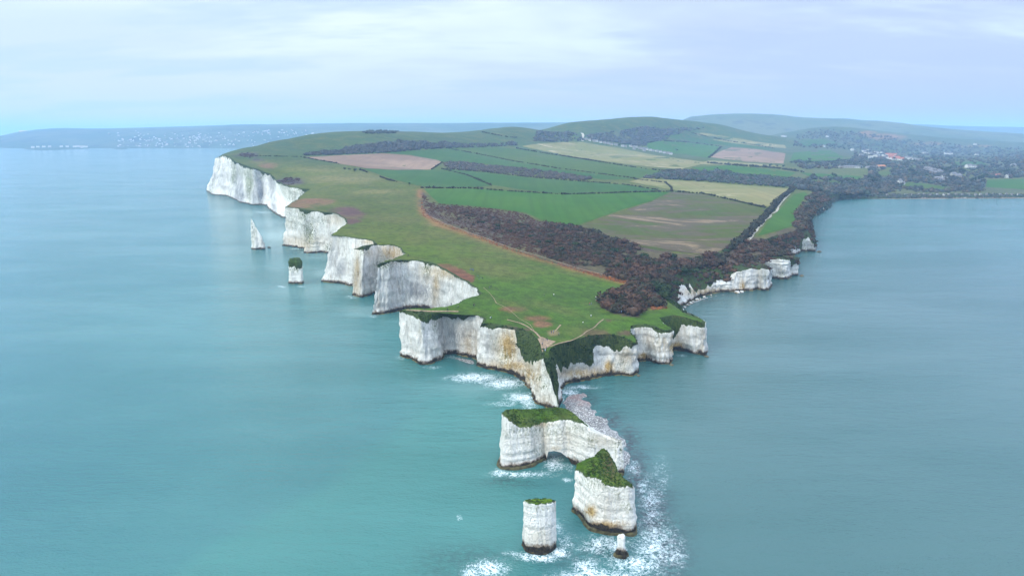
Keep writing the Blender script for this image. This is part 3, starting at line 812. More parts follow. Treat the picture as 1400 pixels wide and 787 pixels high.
# ------------------------------------------------------------------ cliffs
OUT = -inl
CL_LABEL = ['far white cliff line running out to the high point', 'white cliff of the third bay with a grassy shoulder', 'white buttress behind the small mossy stump', 'narrow white buttress with a peach coloured rim',
            'broad grey and white cliff wall above the ridge path', 'bright white headland block with turf dipping to its edge', 'ochre stained cliff and fin at the tip of the headland', 'dark grass slope over a low chalk band on the north side',
            'rounded chalk buttress, middle of the three on the north side', 'chalk buttress at the corner of the north side', 'scrub covered bay with two rounded chalk knobs', 'chalk wall with a small cave on the north shore', 'low broken chalk point under the green strip', 'low wooded shore at the head of the bay']
secs = np.array([sect[i] for i in si_])
CLIFFS = []
for k in range(len(COAST)):
    ids = np.where(secs == k)[0]
    if ids[-1] + 1 < len(secs): ids = np.append(ids, ids[-1] + 1)
    far = Dst[ids].mean()
    n1 = 26 if far < 700 else 20
    V, F, turf, _ = loft(LB[ids], LC[ids], LT[ids], OUT[ids], n1, 14 if far < 1200 else 8, amp=1.0 if far < 1600 else .4)
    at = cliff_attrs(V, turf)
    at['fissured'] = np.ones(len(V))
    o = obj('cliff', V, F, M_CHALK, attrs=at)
    tag(o, CL_LABEL[k], 'cliff', kind='structure'); CLIFFS.append(o)

# ------------------------------------------------------------------ headland and country behind it
def tri_uv(bx, by, bz, ix, iy):
    """triangulate a closed outline with interior points, in (bearing, log distance) space"""
    bu, bv = uv(bx, by); iu, iv = uv(ix, iy)
    pts = [Vector((float(a) * 100, float(b) * 100)) for a, b in zip(np.concatenate([bu, iu]), np.concatenate([bv, iv]))]
    nb = len(bx)
    edges = [(i, (i + 1) % nb) for i in range(nb)]
    vo, _, fo, ov, _, _ = delaunay_2d_cdt(pts, edges, [], 1, 1e-6)
    V = np.zeros((len(vo), 3))
    pu = np.array([[v.x / 100, v.y / 100] for v in vo])
    y = np.exp(pu[:, 1] / .7); x = pu[:, 0] * y
    V[:, 0] = x; V[:, 1] = y; V[:, 2] = H(x, y)
    allz = np.concatenate([bz, np.full(len(ix), np.nan)])
    for i, o in enumerate(ov):
        for q in o:
            if q < nb: V[i, 2] = allz[q]
    F = np.array([f for f in fo if len(f) == 3], int)
    return V, F


# the swept outline after displacement is the last row of each loft, i.e. LT
bnd = np.concatenate([LT, np.array([[6500, 3000, 10], [7000, 6500, 60], [3000, 7200, 60], [1300, 6500, 40]], float)])
gu, gv = [], []
v = math.log(300) * .7
while v < math.log(6300) * .7:
    D = math.exp(v / .7)
    gu.append(np.arange(-.5, 1.0, .0042) + RNG.random() * .004); gv.append(np.full_like(gu[-1], v))
    v += .7 * min(max(.010, D * 2.6e-5), .022)
gu = np.concatenate(gu); gv = np.concatenate(gv) + RNG.uniform(-.002, .002, len(gu))
gu = gu + RNG.uniform(-.001, .001, len(gu))
gy = np.exp(gv / .7); gx = gu * gy
bu, bv = uv(bnd[:, 0], bnd[:, 1])
inside = inpoly(np.stack([bu, bv], 1), gu, gv)
gx, gy = gx[inside], gy[inside]
# keep interior points a little off the rim
kd = np.stack(uv(LT[:, 0], LT[:, 1]), 1)
TV, TF = tri_uv(bnd[:, 0], bnd[:, 1], bnd[:, 2], gx, gy)

px, py = proj(TV[:, 0], TV[:, 1], TV[:, 2])
# broad colours
near = np.array([.042, .084, .002]); mid = np.array([.062, .076, .007]); far = np.array([.032, .058, .014])
k1 = sstep(420, 290, py)[:, None]; k2 = sstep(235, 205, py)[:, None]
colr = near * (1 - k1) + mid * k1
colr = colr * (1 - k2) + far * k2
nz = fbm(TV[:, 0] * .02, TV[:, 1] * .02, 0, 4)[:, None]
nz2 = fbm(TV[:, 0] * .006, TV[:, 1] * .006, 5., 4)[:, None]
colr = colr * (1 + .25 * nz2 + .15 * nz)


def paint(mask, col, k=1.0):
    global colr
    m = np.clip(mask * k, 0, 1)[:, None]
    colr = colr * (1 - m) + np.array(col) * m


def rag(b, lo=.3, hi=.55, s=.03, amp=.5):
    return sstep(lo, hi, b + fbm(TV[:, 0] * s, TV[:, 1] * s, 9., 4) * amp * .5 * (b > .02))


paint(rag(blobs([(470, 245, 70, 10, .7), (430, 232, 60, 6, .6), (520, 262, 60, 6, .6), (360, 222, 30, 5, .5), (590, 305, 20, 8, .5), (490, 285, 40, 8, .4)], px, py), .2, .8), (.155, .125, .045), .75)
paint(rag(blobs([(430, 276, 32, 6, 1), (415, 280, 22, 5, 1), (368, 226, 16, 3, .8), (700, 422, 26, 6, .7), (735, 435, 30, 6, .6), (742, 443, 16, 5, .8), (668, 380, 8, 6, 0)], px, py)), (.155, .070, .038), .85)
paint(rag(blobs([(470, 288, 24, 6, 1), (478, 293, 22, 7, 1), (480, 303, 14, 4, 1)], px, py)), (.085, .038, .035), .9)
paint(rag(blobs([(395, 248, 19, 5, 1.2), (338, 212, 14, 3, 1.1), (352, 218, 10, 3, .8)], px, py)), (.050, .034, .040), .95)
paint(rag(blobs([(855, 455, 16, 5, .7), (832, 438, 6, 3, .8), (815, 456, 18, 6, 1.0), (845, 460, 10, 5, .6), (690, 450, 16, 5, 1.0), (722, 450, 10, 3, .6)], px, py)), (.085, .045, .030), .85)
poly = [(598, 360), (612, 361), (632, 368), (650, 379), (647, 386), (634, 385), (618, 375), (602, 367)]
paint(inpoly(poly, px, py).astype(float), (.125, .042, .025), .9)
poly = [(745, 446), (765, 440), (790, 445), (770, 462), (748, 460)]
paint(rag(blobs([(757, 455, 12, 6, .6)], px, py)), (.20, .12, .075), .7)
# rusty rim of the scrub
d = linedist([(575, 262), (578, 290), (598, 306), (640, 320), (700, 342), (780, 366), (862, 388)], px, py, 1.6)
paint(np.exp(-(d / 5.5) ** 2), (.20, .085, .030), .95)
paint(np.exp(-(linedist([(886, 421), (905, 419)], px, py, 2) / 6) ** 2), (.22, .12, .04), .8)
# under the scrub and woods: dark litter
SCRUB = [(577, 262), (585, 268), (588, 277), (600, 280), (640, 282), (690, 288), (717, 292), (737, 303), (790, 310), (832, 326), (880, 339), (932, 346), (976, 350), (992, 342), (1012, 326), (1034, 324), (1048, 322), (1075, 312), (1088, 310), (1096, 290), (1106, 268), (1120, 262),
         (1130, 275), (1112, 300), (1112, 318), (1102, 335), (1090, 352), (1062, 366), (1030, 368), (990, 368), (950, 380), (925, 400), (905, 420), (880, 422), (872, 434), (850, 432), (830, 425), (822, 414), (835, 403), (858, 394), (862, 386), (800, 372), (740, 354), (690, 338), (640, 318), (605, 305), (582, 293), (573, 280)]
ins = inpoly(SCRUB, px, py)
paint(ins.astype(float), (.060, .036, .028), .95)
low = sstep(1040, 1120, px) * sstep(1200, 1500, TV[:, 1]) * sstep(4600, 3600, TV[:, 1])
paint(low * sstep(-.5, .3, fbm(TV[:, 0] * .004, TV[:, 1] * .004, 2, 4)), (.055, .058, .038), .9)
heath = rag(blobs([(1210, 187, 26, 4, 1.0), (1185, 182, 16, 3, .9), (1270, 197, 30, 3, .6), (1330, 200, 40, 3, .5)], px, py))
paint(heath, (.21, .10, .05), .9)
paint(rag(blobs([(850, 186, 45, 6, .8), (760, 190, 30, 4, .8), (885, 180, 30, 4, .7), (540, 181, 20, 1.5, 1)], px, py), s=.01), (.045, .055, .035), .8)
o = obj('headland', TV, TF, M_TURF, attrs={'Col': np.clip(colr, .005, 1)})
tag(o, 'grassy chalk headland with the hills and farmland behind it', 'headland', kind='structure')

# ------------------------------------------------------------------ fields, draped on the land
def draped(name, poly, mat, label, lift=.3, step=(5, 2.2), cat='field', attrs=None):
    poly = np.asarray(poly, float)
    bx, by = [], []
    for (x0, y0), (x1, y1) in zip(poly, np.roll(poly, -1, axis=0)):
        n = max(1, int(math.hypot(x1 - x0, (y1 - y0) * 2) / 4))
        for k in range(n):
            bx.append(x0 + (x1 - x0) * k / n); by.append(y0 + (y1 - y0) * k / n)
    bx, by = np.array(bx), np.array(by)
    by = by + vnoise(bx * .13, by * .13, 3.3) * .25
    xs, ys = np.meshgrid(np.arange(bx.min() + 1, bx.max(), step[0]), np.arange(by.min() + .6, by.max(), step[1]))
    xs, ys = xs.ravel(), ys.ravel()
    k = inpoly(np.stack([bx, by], 1), xs, ys)
    xs, ys = xs[k], ys[k]
    pts = [Vector((float(a), float(b))) for a, b in zip(np.concatenate([bx, xs]), np.concatenate([by, ys]))]
    nb = len(bx)
    vo, _, fo, _, _, _ = delaunay_2d_cdt(pts, [(i, (i + 1) % nb) for i in range(nb)], [], 1, 1e-4)
    q = np.array([[v.x, v.y] for v in vo])
    W = ground(q[:, 0], q[:, 1])
    W[:, 2] += lift
    F = np.array([f[::-1] for f in fo if len(f) == 3], int)
    o = obj(name, W, F, mat)
    tag(o, label, cat, kind='structure')
    return o


FM = {}
FM['bright'] = field_material('winter_wheat', (.026, .084, .004), (.042, .096, .007), .3, .9)
FM['teal'] = field_material('cool_pasture', (.025, .072, .010), (.042, .084, .015), .22, 1.1)
FM['mid'] = field_material('pasture', (.038, .076, .008), (.060, .086, .013), .2, .8)
FM['straw'] = field_material('stubble_green', (.135, .14, .042), (.20, .165, .07), .3, 1.0, [((.40, .31, .21), .56, .68, .8)])
FM['brown'] = field_material('ploughed_brown', (.17, .105, .070), (.25, .16, .105), .25, 1.2, [((.12, .10, .07), .55, .65, .6)])
FM['mixed'] = field_material('thin_crop', (.050, .070, .010), (.080, .072, .014), .25, .9, [((.085, .060, .04), .44, .54, .9), ((.21, .145, .085), .55, .63, .8)])
FIELDS = [
    ('bright', [(580, 258.5), (640, 258), (700, 261.5), (760, 265.5), (820, 265), (870, 263.2), (916, 262.5), (890, 275), (850, 287), (820, 297), (788, 308.5), (745, 303), (719, 291), (690, 286.5), (640, 281), (601, 278.5), (592, 271)], 'bright green crop field above the brown scrub'),
    ('mixed', [(919, 262.5), (960, 266), (1000, 275), (1046, 285.5), (1034, 300), (1013, 321), (989, 341), (974, 348.5), (930, 344.5), (880, 337.5), (830, 324.5), (788, 310.5), (820, 298.5), (850, 288.5), (891, 276)], 'patchy green and brown field above the north scrub'),
    ('straw', [(860, 248.5), (880, 243.8), (930, 247), (1000, 252.5), (1079, 258), (1062, 279), (1050, 282.5), (1000, 273), (950, 264), (905, 257)], 'pale stubble field beside the farm track'),
    ('teal', [(603, 231.5), (660, 235.5), (720, 243), (800, 249), (855, 253), (900, 260.5), (860, 262), (770, 264.5), (750, 264), (705, 258), (675, 253.5), (640, 240.5)], 'long green field between two hedges'),
    ('teal', [(497, 231), (540, 233), (602, 232), (638, 240.5), (673, 254), (640, 256.5), (585, 256), (560, 251.5), (530, 243)], 'green field under the ploughed field'),
    ('brown', [(414, 215.2), (440, 214), (470, 212.5), (522, 210), (560, 212.5), (600, 219.5), (604, 223), (590, 232), (540, 232.2), (500, 230), (460, 223)], 'ploughed brown field under the wood'),
    ('teal', [(526, 209.5), (570, 206), (612, 203.5), (650, 211), (700, 221), (760, 231), (830, 240), (868, 244.5), (826, 246), (790, 241), (720, 231), (640, 222), (606, 221), (562, 211.5)], 'upper green field, left of the long hedge'),
    ('mid', [(614, 203), (660, 202.5), (706, 203.5), (780, 216), (860, 228), (908, 234.5), (880, 242.5), (868, 243.5), (830, 239), (760, 230), (700, 220), (650, 210)], 'upper green field below the pale slope field'),
    ('straw', [(712, 200), (735, 196.8), (775, 194.5), (797, 194.8), (850, 203.5), (900, 213), (968, 222.5), (930, 231.5), (860, 225), (780, 214)], 'pale green slope field under the village'),
    ('bright', [(885, 195.5), (900, 193), (940, 195), (985, 200.5), (977, 209), (968, 215.5), (930, 211), (885, 204)], 'small bright green field right of the village'),
    ('brown', [(970, 215), (985, 207), (1000, 201.5), (1040, 205), (1074, 210), (1071, 224), (1020, 221)], 'square brown field on the far slope'),
    ('straw', [(940, 182.5), (960, 181.5), (1000, 188), (1040, 195), (1073, 198.5), (1075, 203), (1035, 200), (990, 194.5)], 'thin pale strip field high on the slope'),
    ('teal', [(905, 187), (935, 183), (960, 189), (1010, 197.5), (1060, 204), (1000, 200), (950, 194)], 'dull green strip below the pale strip field'),
    ('bright', [(1085, 209), (1110, 206), (1135, 205.5), (1160, 218), (1110, 221.5), (1080, 219.5)], 'green field in the valley left of the houses'),
    ('bright', [(945, 229), (1000, 226), (1088, 236), (1078, 242.5), (1010, 238), (960, 234)], 'narrow green field beside the dark wood'),
    ('bright', [(1095, 236), (1178, 241), (1175, 246), (1110, 243)], 'narrow green field before the bay trees'),
    ('bright', [(1350, 246), (1400, 245), (1460, 246), (1460, 259), (1400, 259), (1348, 256)], 'green field behind the far beach'),
    ('bright', [(1085, 266), (1100, 262.5), (1104, 266), (1096, 275), (1089, 285), (1086, 308), (1066, 315), (1036, 322.5), (1050, 303), (1071, 281)], 'bright green strip on the north cliff top'),
    ('mid', [(1228, 248.5), (1262, 251), (1302, 257), (1300, 260), (1268, 259), (1230, 255)], 'small green paddock behind the beach'),
    ('mid', [(1198, 235.5), (1216, 234), (1220, 244), (1202, 244)], 'small green paddock among the trees'),
    ('mid', [(1108, 246), (1150, 248), (1148, 251.5), (1110, 250)], 'thin green paddock above the corner wood'),
    ('teal', [(1300, 222), (1340, 221), (1352, 226), (1310, 227)], 'pale green clearing on the right slope'),
    ('teal', [(1090, 192), (1125, 190), (1150, 196), (1100, 200)], 'dull green clearing high in the valley'),
    ('straw', [(970, 219.5), (1030, 223.5), (1070, 227), (1062, 230), (1000, 226), (950, 224.5)], 'pale strip field below the square brown field'),
]
for kind, poly, lab in FIELDS:
    draped('field', poly, FM[kind], lab)

# ------------------------------------------------------------------ paths
def ribbon(name, pl, wpx, mat, label, lift=.25):
    pts = []
    for (x0, y0), (x1, y1) in zip(pl[:-1], pl[1:]):
        n = max(1, int(math.hypot(x1 - x0, y1 - y0) / 2.5))
        for k in range(n): pts.append((x0 + (x1 - x0) * k / n, y0 + (y1 - y0) * k / n))
    pts.append(pl[-1])
    q = np.array(pts)
    W = ground(q[:, 0], q[:, 1])
    W[:, :2] += np.stack([vnoise(W[:, 0] * .1, W[:, 1] * .1, 1), vnoise(W[:, 0] * .1, W[:, 1] * .1, 7)], 1) * .5
    W[:, :2] += np.stack([vnoise(W[:, 0] * .035, W[:, 1] * .035, 2), vnoise(W[:, 0] * .035, W[:, 1] * .035, 9)], 1) * 1.6
    tn = np.gradient(W[:, :2], axis=0); tn /= np.linalg.norm(tn, axis=1, keepdims=True) + 1e-9
    nr = np.stack([-tn[:, 1], tn[:, 0]], 1)
    w = wpx * (1 + .35 * vnoise(W[:, 0] * .12, W[:, 1] * .12, 5))
    rows = []
    for s in (-1, -.33, .33, 1):
        xy = W[:, :2] + nr * (s * w / 2)[:, None]
        rows.append(np.concatenate([xy, (np.maximum(H(xy[:, 0], xy[:, 1]), W[:, 2] - .3) + lift)[:, None]], 1))
    V = np.concatenate(rows); M = len(W); idx = np.arange(4 * M).reshape(4, M)
    F = np.stack([idx[:-1, :-1], idx[:-1, 1:], idx[1:, 1:], idx[1:, :-1]], -1).reshape(-1, 4)
    o = obj(name, V, F, mat)
    tag(o, label, 'path', kind='structure')


ribbon('path', [(690, 436), (705, 440), (720, 447), (732, 454), (740, 462), (744, 468)], .9, M_PATH, 'worn path curving down to the bare tip')
ribbon('path', [(746, 474), (765, 468), (785, 464), (800, 457), (815, 446), (824, 437)], .6, M_PATH, 'thin worn path along the north rim')
ribbon('path', [(760, 453), (769, 445)], .8, M_PATH, 'short worn line in the turf near the tip')
ribbon('path', [(816, 412), (824, 408), (838, 401), (852, 394), (866, 388)], 1.8, M_PATH, 'earth path climbing along the scrub edge')
ribbon('path', [(556, 424), (570, 424.3), (590, 425), (605, 425), (617, 425.5), (626, 426)], 1.6, M_PATH, 'pale path along the narrow ridge')
ribbon('path', [(862, 386), (800, 369), (740, 351), (690, 336), (640, 317), (605, 304), (590, 297)], 1.0, M_PATH, 'thin path following the rusty scrub rim')
ribbon('track', [(1084, 259), (1078, 266), (1068, 278), (1060, 289), (1046, 303), (1032, 317), (1022, 328), (1012, 335)], 2.6, M_CHALKPATH, 'white farm track down to the north cliff')
ribbon('track', [(797, 193), (796, 189), (798, 185), (796, 182)], 9, M_CHALKPATH, 'white track climbing the far hillside')
ribbon('path', [(661, 393), (670, 401), (678, 414), (693, 421), (706, 434), (722, 444), (730, 452)], .3, M_PATH, 'faint trodden line down the middle of the turf')
draped('bare_earth', [(735, 463), (741, 460.5), (748, 464), (760, 467), (754, 471), (748, 475), (745, 480), (743, 486), (741, 480), (739, 471)], M_PATH, 'trampled bare earth at the tip of the headland', .2, (2, 1.2), 'ground')

# ------------------------------------------------------------------ sea
def water_grid():
    ys = np.concatenate([np.linspace(1500, 800, 24)[:-1], np.arange(800, 190, -2.6), [187, 185.2, 184.2]])
    xs = np.concatenate([np.linspace(-1800, 0, 30)[:-1], np.arange(0, 1400, 4.2), np.linspace(1400, 3200, 30)])
    Xp, Yp = np.meshgrid(xs, ys)
    W = P(Xp.ravel(), Yp.ravel(), 0)
    return W.T, Xp, Yp, len(xs), len(ys)


W, Xp, Yp, nx, ny = water_grid()
W = np.asarray(W)
idx = np.arange(nx * ny).reshape(ny, nx)
F = np.stack([idx[:-1, :-1], idx[:-1, 1:], idx[1:, 1:], idx[1:, :-1]], -1).reshape(-1, 4)
fx, fy = Xp.ravel(), Yp.ravel()
FOAM = [(650, 516, 34, 6, .95), (690, 524, 28, 7, .95), (712, 543, 22, 6, .95), (725, 550, 14, 10, .7), (690, 551, 26, 4, .5), (715, 648, 44, 4, .8), (683, 645, 10, 5, .7), (758, 634, 14, 10, .85), (775, 656, 7, 3, .75), (780, 640, 6, 8, .5),
        (738, 761, 24, 6, 1.1), (718, 759, 6, 5, 1.1), (765, 755, 12, 7, 1.0), (668, 776, 26, 12, .85), (650, 785, 20, 10, .7), (800, 777, 18, 14, .9), (700, 756, 14, 4, .5), (890, 690, 18, 40, .5), (880, 665, 10, 12, .55), (895, 745, 32, 36, .62), (830, 745, 44, 14, .62), (905, 650, 14, 30, .28),
        (762, 720, 10, 18, .42), (775, 740, 12, 10, .5), (868, 772, 44, 15, .72), (925, 760, 14, 20, .55), (778, 536, 14, 4, .9), (795, 529, 22, 2.5, .9), (768, 545, 4, 6, .7), (820, 790, 60, 14, .9), (850, 620, 8, 22, .5), (866, 640, 10, 14, .5), (628, 707, 4, 4, .5), (640, 516, 14, 5, .6),
        (482, 406, 10, 1.6, .7), (424, 345, 14, 2, .6), (385, 392, 6, 1.6, .6), (412, 391, 6, 1.6, .6), (510, 432, 8, 2, .55), (405, 340, 10, 1.5, .5), (350, 343, 10, 1.3, .45), (590, 502, 16, 2, .5), (548, 489, 8, 3, .5), (360, 290, 14, 1.5, .5), (932, 486, 8, 2, .5), (1010, 400, 5, 1, .6), (620, 488, 14, 3, .4)]
MILKY = [(378, 322, 26, 12, .9), (362, 305, 30, 8, .5), (440, 350, 30, 6, .7), (455, 372, 28, 9, .8), (468, 392, 24, 7, .6), (500, 425, 30, 8, .55), (430, 400, 40, 10, .35), (345, 290, 24, 5, .5), (540, 440, 30, 10, .3), (640, 530, 60, 14, .3)]
REEF = [(870, 650, 16, 40, 1.1), (893, 700, 24, 40, 1.1), (915, 755, 28, 40, .9), (858, 605, 16, 24, 1.0), (835, 575, 18, 16, .9), (805, 548, 14, 12, .7), (640, 762, 70, 20, .38), (690, 655, 18, 5, .55), (600, 780, 40, 16, .3), (830, 750, 40, 16, .7), (775, 760, 40, 20, .45), (1005, 402, 30, 4, .5), (960, 410, 26, 4, .55), (640, 495, 8, 4, .9), (700, 660, 40, 6, .35), (690, 520, 40, 6, .45)]
sh = ((fx - 320) * (575 - 720) - (fy - 720) * (555 - 320)) / math.hypot(145, 235)   # signed side of the sand-bank edge
shoal = sstep(10, -26, sh + fbm(W[:, 0] * .018, W[:, 1] * .018, 0, 4) * 34) * sstep(480, 560, fy) * sstep(760, 690, fx)
shoal = np.maximum(shoal * .75, blobs([(560, 470, 60, 60, .5), (640, 560, 90, 60, .6), (450, 400, 60, 40, .35)], fx, fy))
north = sstep(760, 960, fx - (fy - 560) * .15) * sstep(260, 420, fy)
SEA = obj('sea', W, F[:, ::-1], M_WATER, attrs=dict(foam=blobs(FOAM, fx, fy), milky=blobs(MILKY, fx, fy), reef=blobs(REEF, fx, fy), shoal=shoal, north=north))
tag(SEA, 'sea around the headland, teal inshore and pale blue far out', 'sea', kind='structure')

# shingle bank between the headland and the arch
def flat_patch(name, poly, mat, zf, label, step=2.0, attrs=None, cat='beach'):
    poly = np.asarray(poly, float)
    bx, by = [], []
    for (x0, y0), (x1, y1) in zip(poly, np.roll(poly, -1, axis=0)):
        n = max(1, int(math.hypot(x1 - x0, y1 - y0) / 2))
        for k in range(n):
            bx.append(x0 + (x1 - x0) * k / n); by.append(y0 + (y1 - y0) * k / n)
    bx, by = np.array(bx), np.array(by)
    jit = fbm(bx * .12, by * .12, 0, 3) * 3
    bx = bx + jit
    xs, ys = np.meshgrid(np.arange(bx.min(), bx.max(), step), np.arange(by.min(), by.max(), step))
    xs, ys = xs.ravel(), ys.ravel()
    k = inpoly(np.stack([bx, by], 1), xs, ys); xs, ys = xs[k], ys[k]
    pts = [Vector((float(a), float(b))) for a, b in zip(np.concatenate([bx, xs]), np.concatenate([by, ys]))]
    nb = len(bx)
    vo, _, fo, _, _, _ = delaunay_2d_cdt(pts, [(i, (i + 1) % nb) for i in range(nb)], [], 1, 1e-4)
    q = np.array([[v.x, v.y] for v in vo])
    d = linedist(list(poly) + [poly[0]], q[:, 0], q[:, 1])
    V = P(q[:, 0], q[:, 1], 0).T.copy()
    V[:, 2] = zf(d, V)
    F = np.array([f[::-1] for f in fo if len(f) == 3], int)
    o = obj(name, V, F, mat, attrs=attrs(q) if attrs else None)
    tag(o, label, cat, kind='structure')


flat_patch('shingle_beach', [(766, 552), (772, 545), (782, 538), (796, 531), (806, 532), (800, 545), (812, 558), (834, 573), (848, 590), (858, 608), (862, 625), (856, 645), (840, 650), (800, 600), (780, 575)], M_SHINGLE,
           lambda d, V: -.35 + np.minimum(d, 9) * .13 + fbm(V[:, 0] * .22, V[:, 1] * .22, 0, 4) * 1.1, 'bank of speckled shingle between the headland and the arch',
           attrs=lambda q: dict(rosy=blobs([(792, 545, 20, 16, 1.1)], q[:, 0], q[:, 1])))
flat_patch('beach', [(1190, 272.2), (1194, 270.8), (1260, 270.0), (1330, 269.8), (1400, 269.5), (1560, 269), (1560, 270.9), (1400, 271.3), (1330, 271.6), (1260, 271.9)], M_SAND,
           lambda d, V: .4 + 0 * d, 'long sandy beach at the head of the far bay', 1.2)
flat_patch('beach', [(615, 486), (628, 487.5), (648, 491), (652, 500), (640, 498), (622, 492)], M_SHINGLE,
           lambda d, V: -.2 + np.minimum(d, 4) * .12, 'small dark cove beach left of the ochre cliff', attrs=lambda q: dict(rosy=0 * q[:, 0]))
flat_patch('beach', [(930, 424), (938, 416), (950, 410), (965, 405), (985, 401), (1005, 400), (1012, 399.5), (1005, 402.5), (985, 404.5), (966, 409), (950, 415), (938, 421)], M_SHINGLE,
           lambda d, V: -.3 + np.minimum(d, 3) * .2, 'thin shingle beach under the scrub covered bay', 1.5, attrs=lambda q: dict(rosy=0 * q[:, 0]))

# ------------------------------------------------------------------ far hills
def far_hill(name, crest, D, foot, depth, mat, label, zfoot=0.0, rough=.06):
    """a long ridge: crest profile seen at distance D, with a real back slope"""
    cx = np.array([c[0] for c in crest], float); cy = np.array([c[1] for c in crest], float)
    xs = np.linspace(cx[0], cx[-1], 260)
    ys = np.interp(xs, cx, cy)
    Cw = PD(xs, ys, np.full_like(xs, D)).T
    rows = []
    for k in range(26):
        f = -1 + 2 * k / 25
        y = D + (foot if f < 0 else depth) * f
        prof = np.cos(f * math.pi / 2) ** 1.15
        x = Cw[:, 0] * (y / D)
        n = fbm(x * .0011, y * .0016, 3., 5)
        z = zfoot + (Cw[:, 2] - zfoot) * np.clip(prof + n * rough * 3 * (1 - abs(1 - abs(f) * 2) * .2) * (prof < .98), 0, None)
        z = np.maximum(z, -3)
        rows.append(np.stack([x, np.full_like(x, y), z], 1))
    V = np.concatenate(rows); idx = np.arange(26 * 260).reshape(26, 260)
    F = np.stack([idx[:-1, :-1], idx[:-1, 1:], idx[1:, 1:], idx[1:, :-1]], -1).reshape(-1, 4)
    o = obj(name, V, F, mat)
    tag(o, label, 'hills', kind='structure')
    return rows


M_HILLA = hill_material('far_pasture', (.050, .080, .040), (.085, .10, .055), (.035, .045, .03))
M_HILLB = hill_material('far_down', (.070, .095, .050), (.10, .11, .06), (.05, .06, .04))
far_hill('hills', [(-60, 190), (0, 186), (25, 181), (50, 178), (90, 176.5), (150, 175.5), (200, 174.5), (300, 171.5), (350, 170.5), (400, 169.5), (475, 168.5), (600, 168.5), (700, 168), (780, 167.5), (860, 170), (920, 180)], 7200, 1850, 1500, M_HILLA, 'blue hills with a town across the bay on the left', -2)
far_hill('hills', [(920, 172), (945, 161), (975, 158.2), (1010, 157), (1060, 158.5), (1100, 162.5), (1150, 163.5), (1200, 167), (1260, 173), (1320, 178), (1400, 183.5), (1480, 189), (1560, 194)], 5600, 1100, 900, M_HILLB, 'long hazy down behind the valley on the right', 20)
far_hill('hills', [(1050, 178), (1140, 172), (1200, 170), (1300, 172), (1400, 174), (1500, 178), (1640, 186)], 9500, 800, 800, M_HILLA, 'faint farthest hills on the right', 10)
# low spit before the town
flat_patch('spit', [(24, 203.5), (40, 201), (70, 199.5), (110, 198.5), (125, 200), (122, 203.5), (90, 205), (55, 206)], M_HILLA, lambda d, V: np.minimum(d, 4) * 5.0 - 1, 'low rocky spit before the far town', 2, cat='headland')
flat_patch('spit', [(154, 203.8), (160, 202), (172, 202), (176, 203.5), (165, 205)], M_HILLA, lambda d, V: np.minimum(d, 3) * 5.0 - 1, 'tiny rock spit right of the longer spit', 1, cat='headland')
# ------------------------------------------------------------------ sea stacks
def tps(pts, q):
    """thin-plate height through ring points"""
    X = pts[:, :2]; s = np.abs(X - X.mean(0)).max(); c = X.mean(0)
    X = (X - c) / s; Q = (q - c) / s
    n = len(X)
    def k(a, b):
        r = np.linalg.norm(a[:, None] - b[None], axis=2)
        return np.where(r > 0, r ** 2 * np.log(r + 1e-12), 0)
    A = np.zeros((n + 3, n + 3)); A[:n, :n] = k(X, X) + np.eye(n) * 1e-3
    A[:n, n] = 1; A[:n, n + 1:] = X; A[n, :n] = 1; A[n + 1:, :n] = X.T
    s_ = np.linalg.solve(A, np.concatenate([pts[:, 2], np.zeros(3)]))
    return k(Q, X) @ s_[:n] + s_[n] + Q @ s_[n + 1:]


def ring_refine(pts, step):
    n = len(pts)
    C = np.array([d['C'] for d in pts])
    tn = np.roll(C, -1, 0)[:, :2] - np.roll(C, 1, 0)[:, :2]
    tn /= np.maximum(np.linalg.norm(tn, axis=1, keepdims=True), 1e-6)
    IN = np.stack([-tn[:, 1], tn[:, 0]], 1)
    B = np.zeros((n, 3)); T = np.zeros((n, 3)); bare = np.zeros(n)
    for i, d in enumerate(pts):
        if d['B'] is not None: B[i] = d['B']
        else: B[i] = [*(C[i, :2] - IN[i] * (.03 * C[i, 2] + .2)), 0]
        B[i, 2] = d['foot']
        T[i] = d['T'] if d['T'] is not None else [*(C[i, :2] + IN[i] * d.get('lip', .6)), C[i, 2] + d.get('rise', .35)]
        bare[i] = d.get('bare', 0)
    S, Fq = [], []
    for i in range(n):
        L = max(np.linalg.norm(C[(i + 1) % n] - C[i]), np.linalg.norm(B[(i + 1) % n] - B[i]))
        m = max(1, int(math.ceil(L / step)))
        for k in range(m): S.append(i); Fq.append(k / m)
    S = np.array(S); Fq = np.array(Fq)[:, None]; N = (S + 1) % n
    lp = lambda A: A[S] * (1 - Fq) + A[N] * Fq
    inn = lp(IN); inn /= np.maximum(np.linalg.norm(inn, axis=1, keepdims=True), 1e-6)
    return lp(B), lp(C), lp(T), inn, lp(bare[:, None])[:, 0]


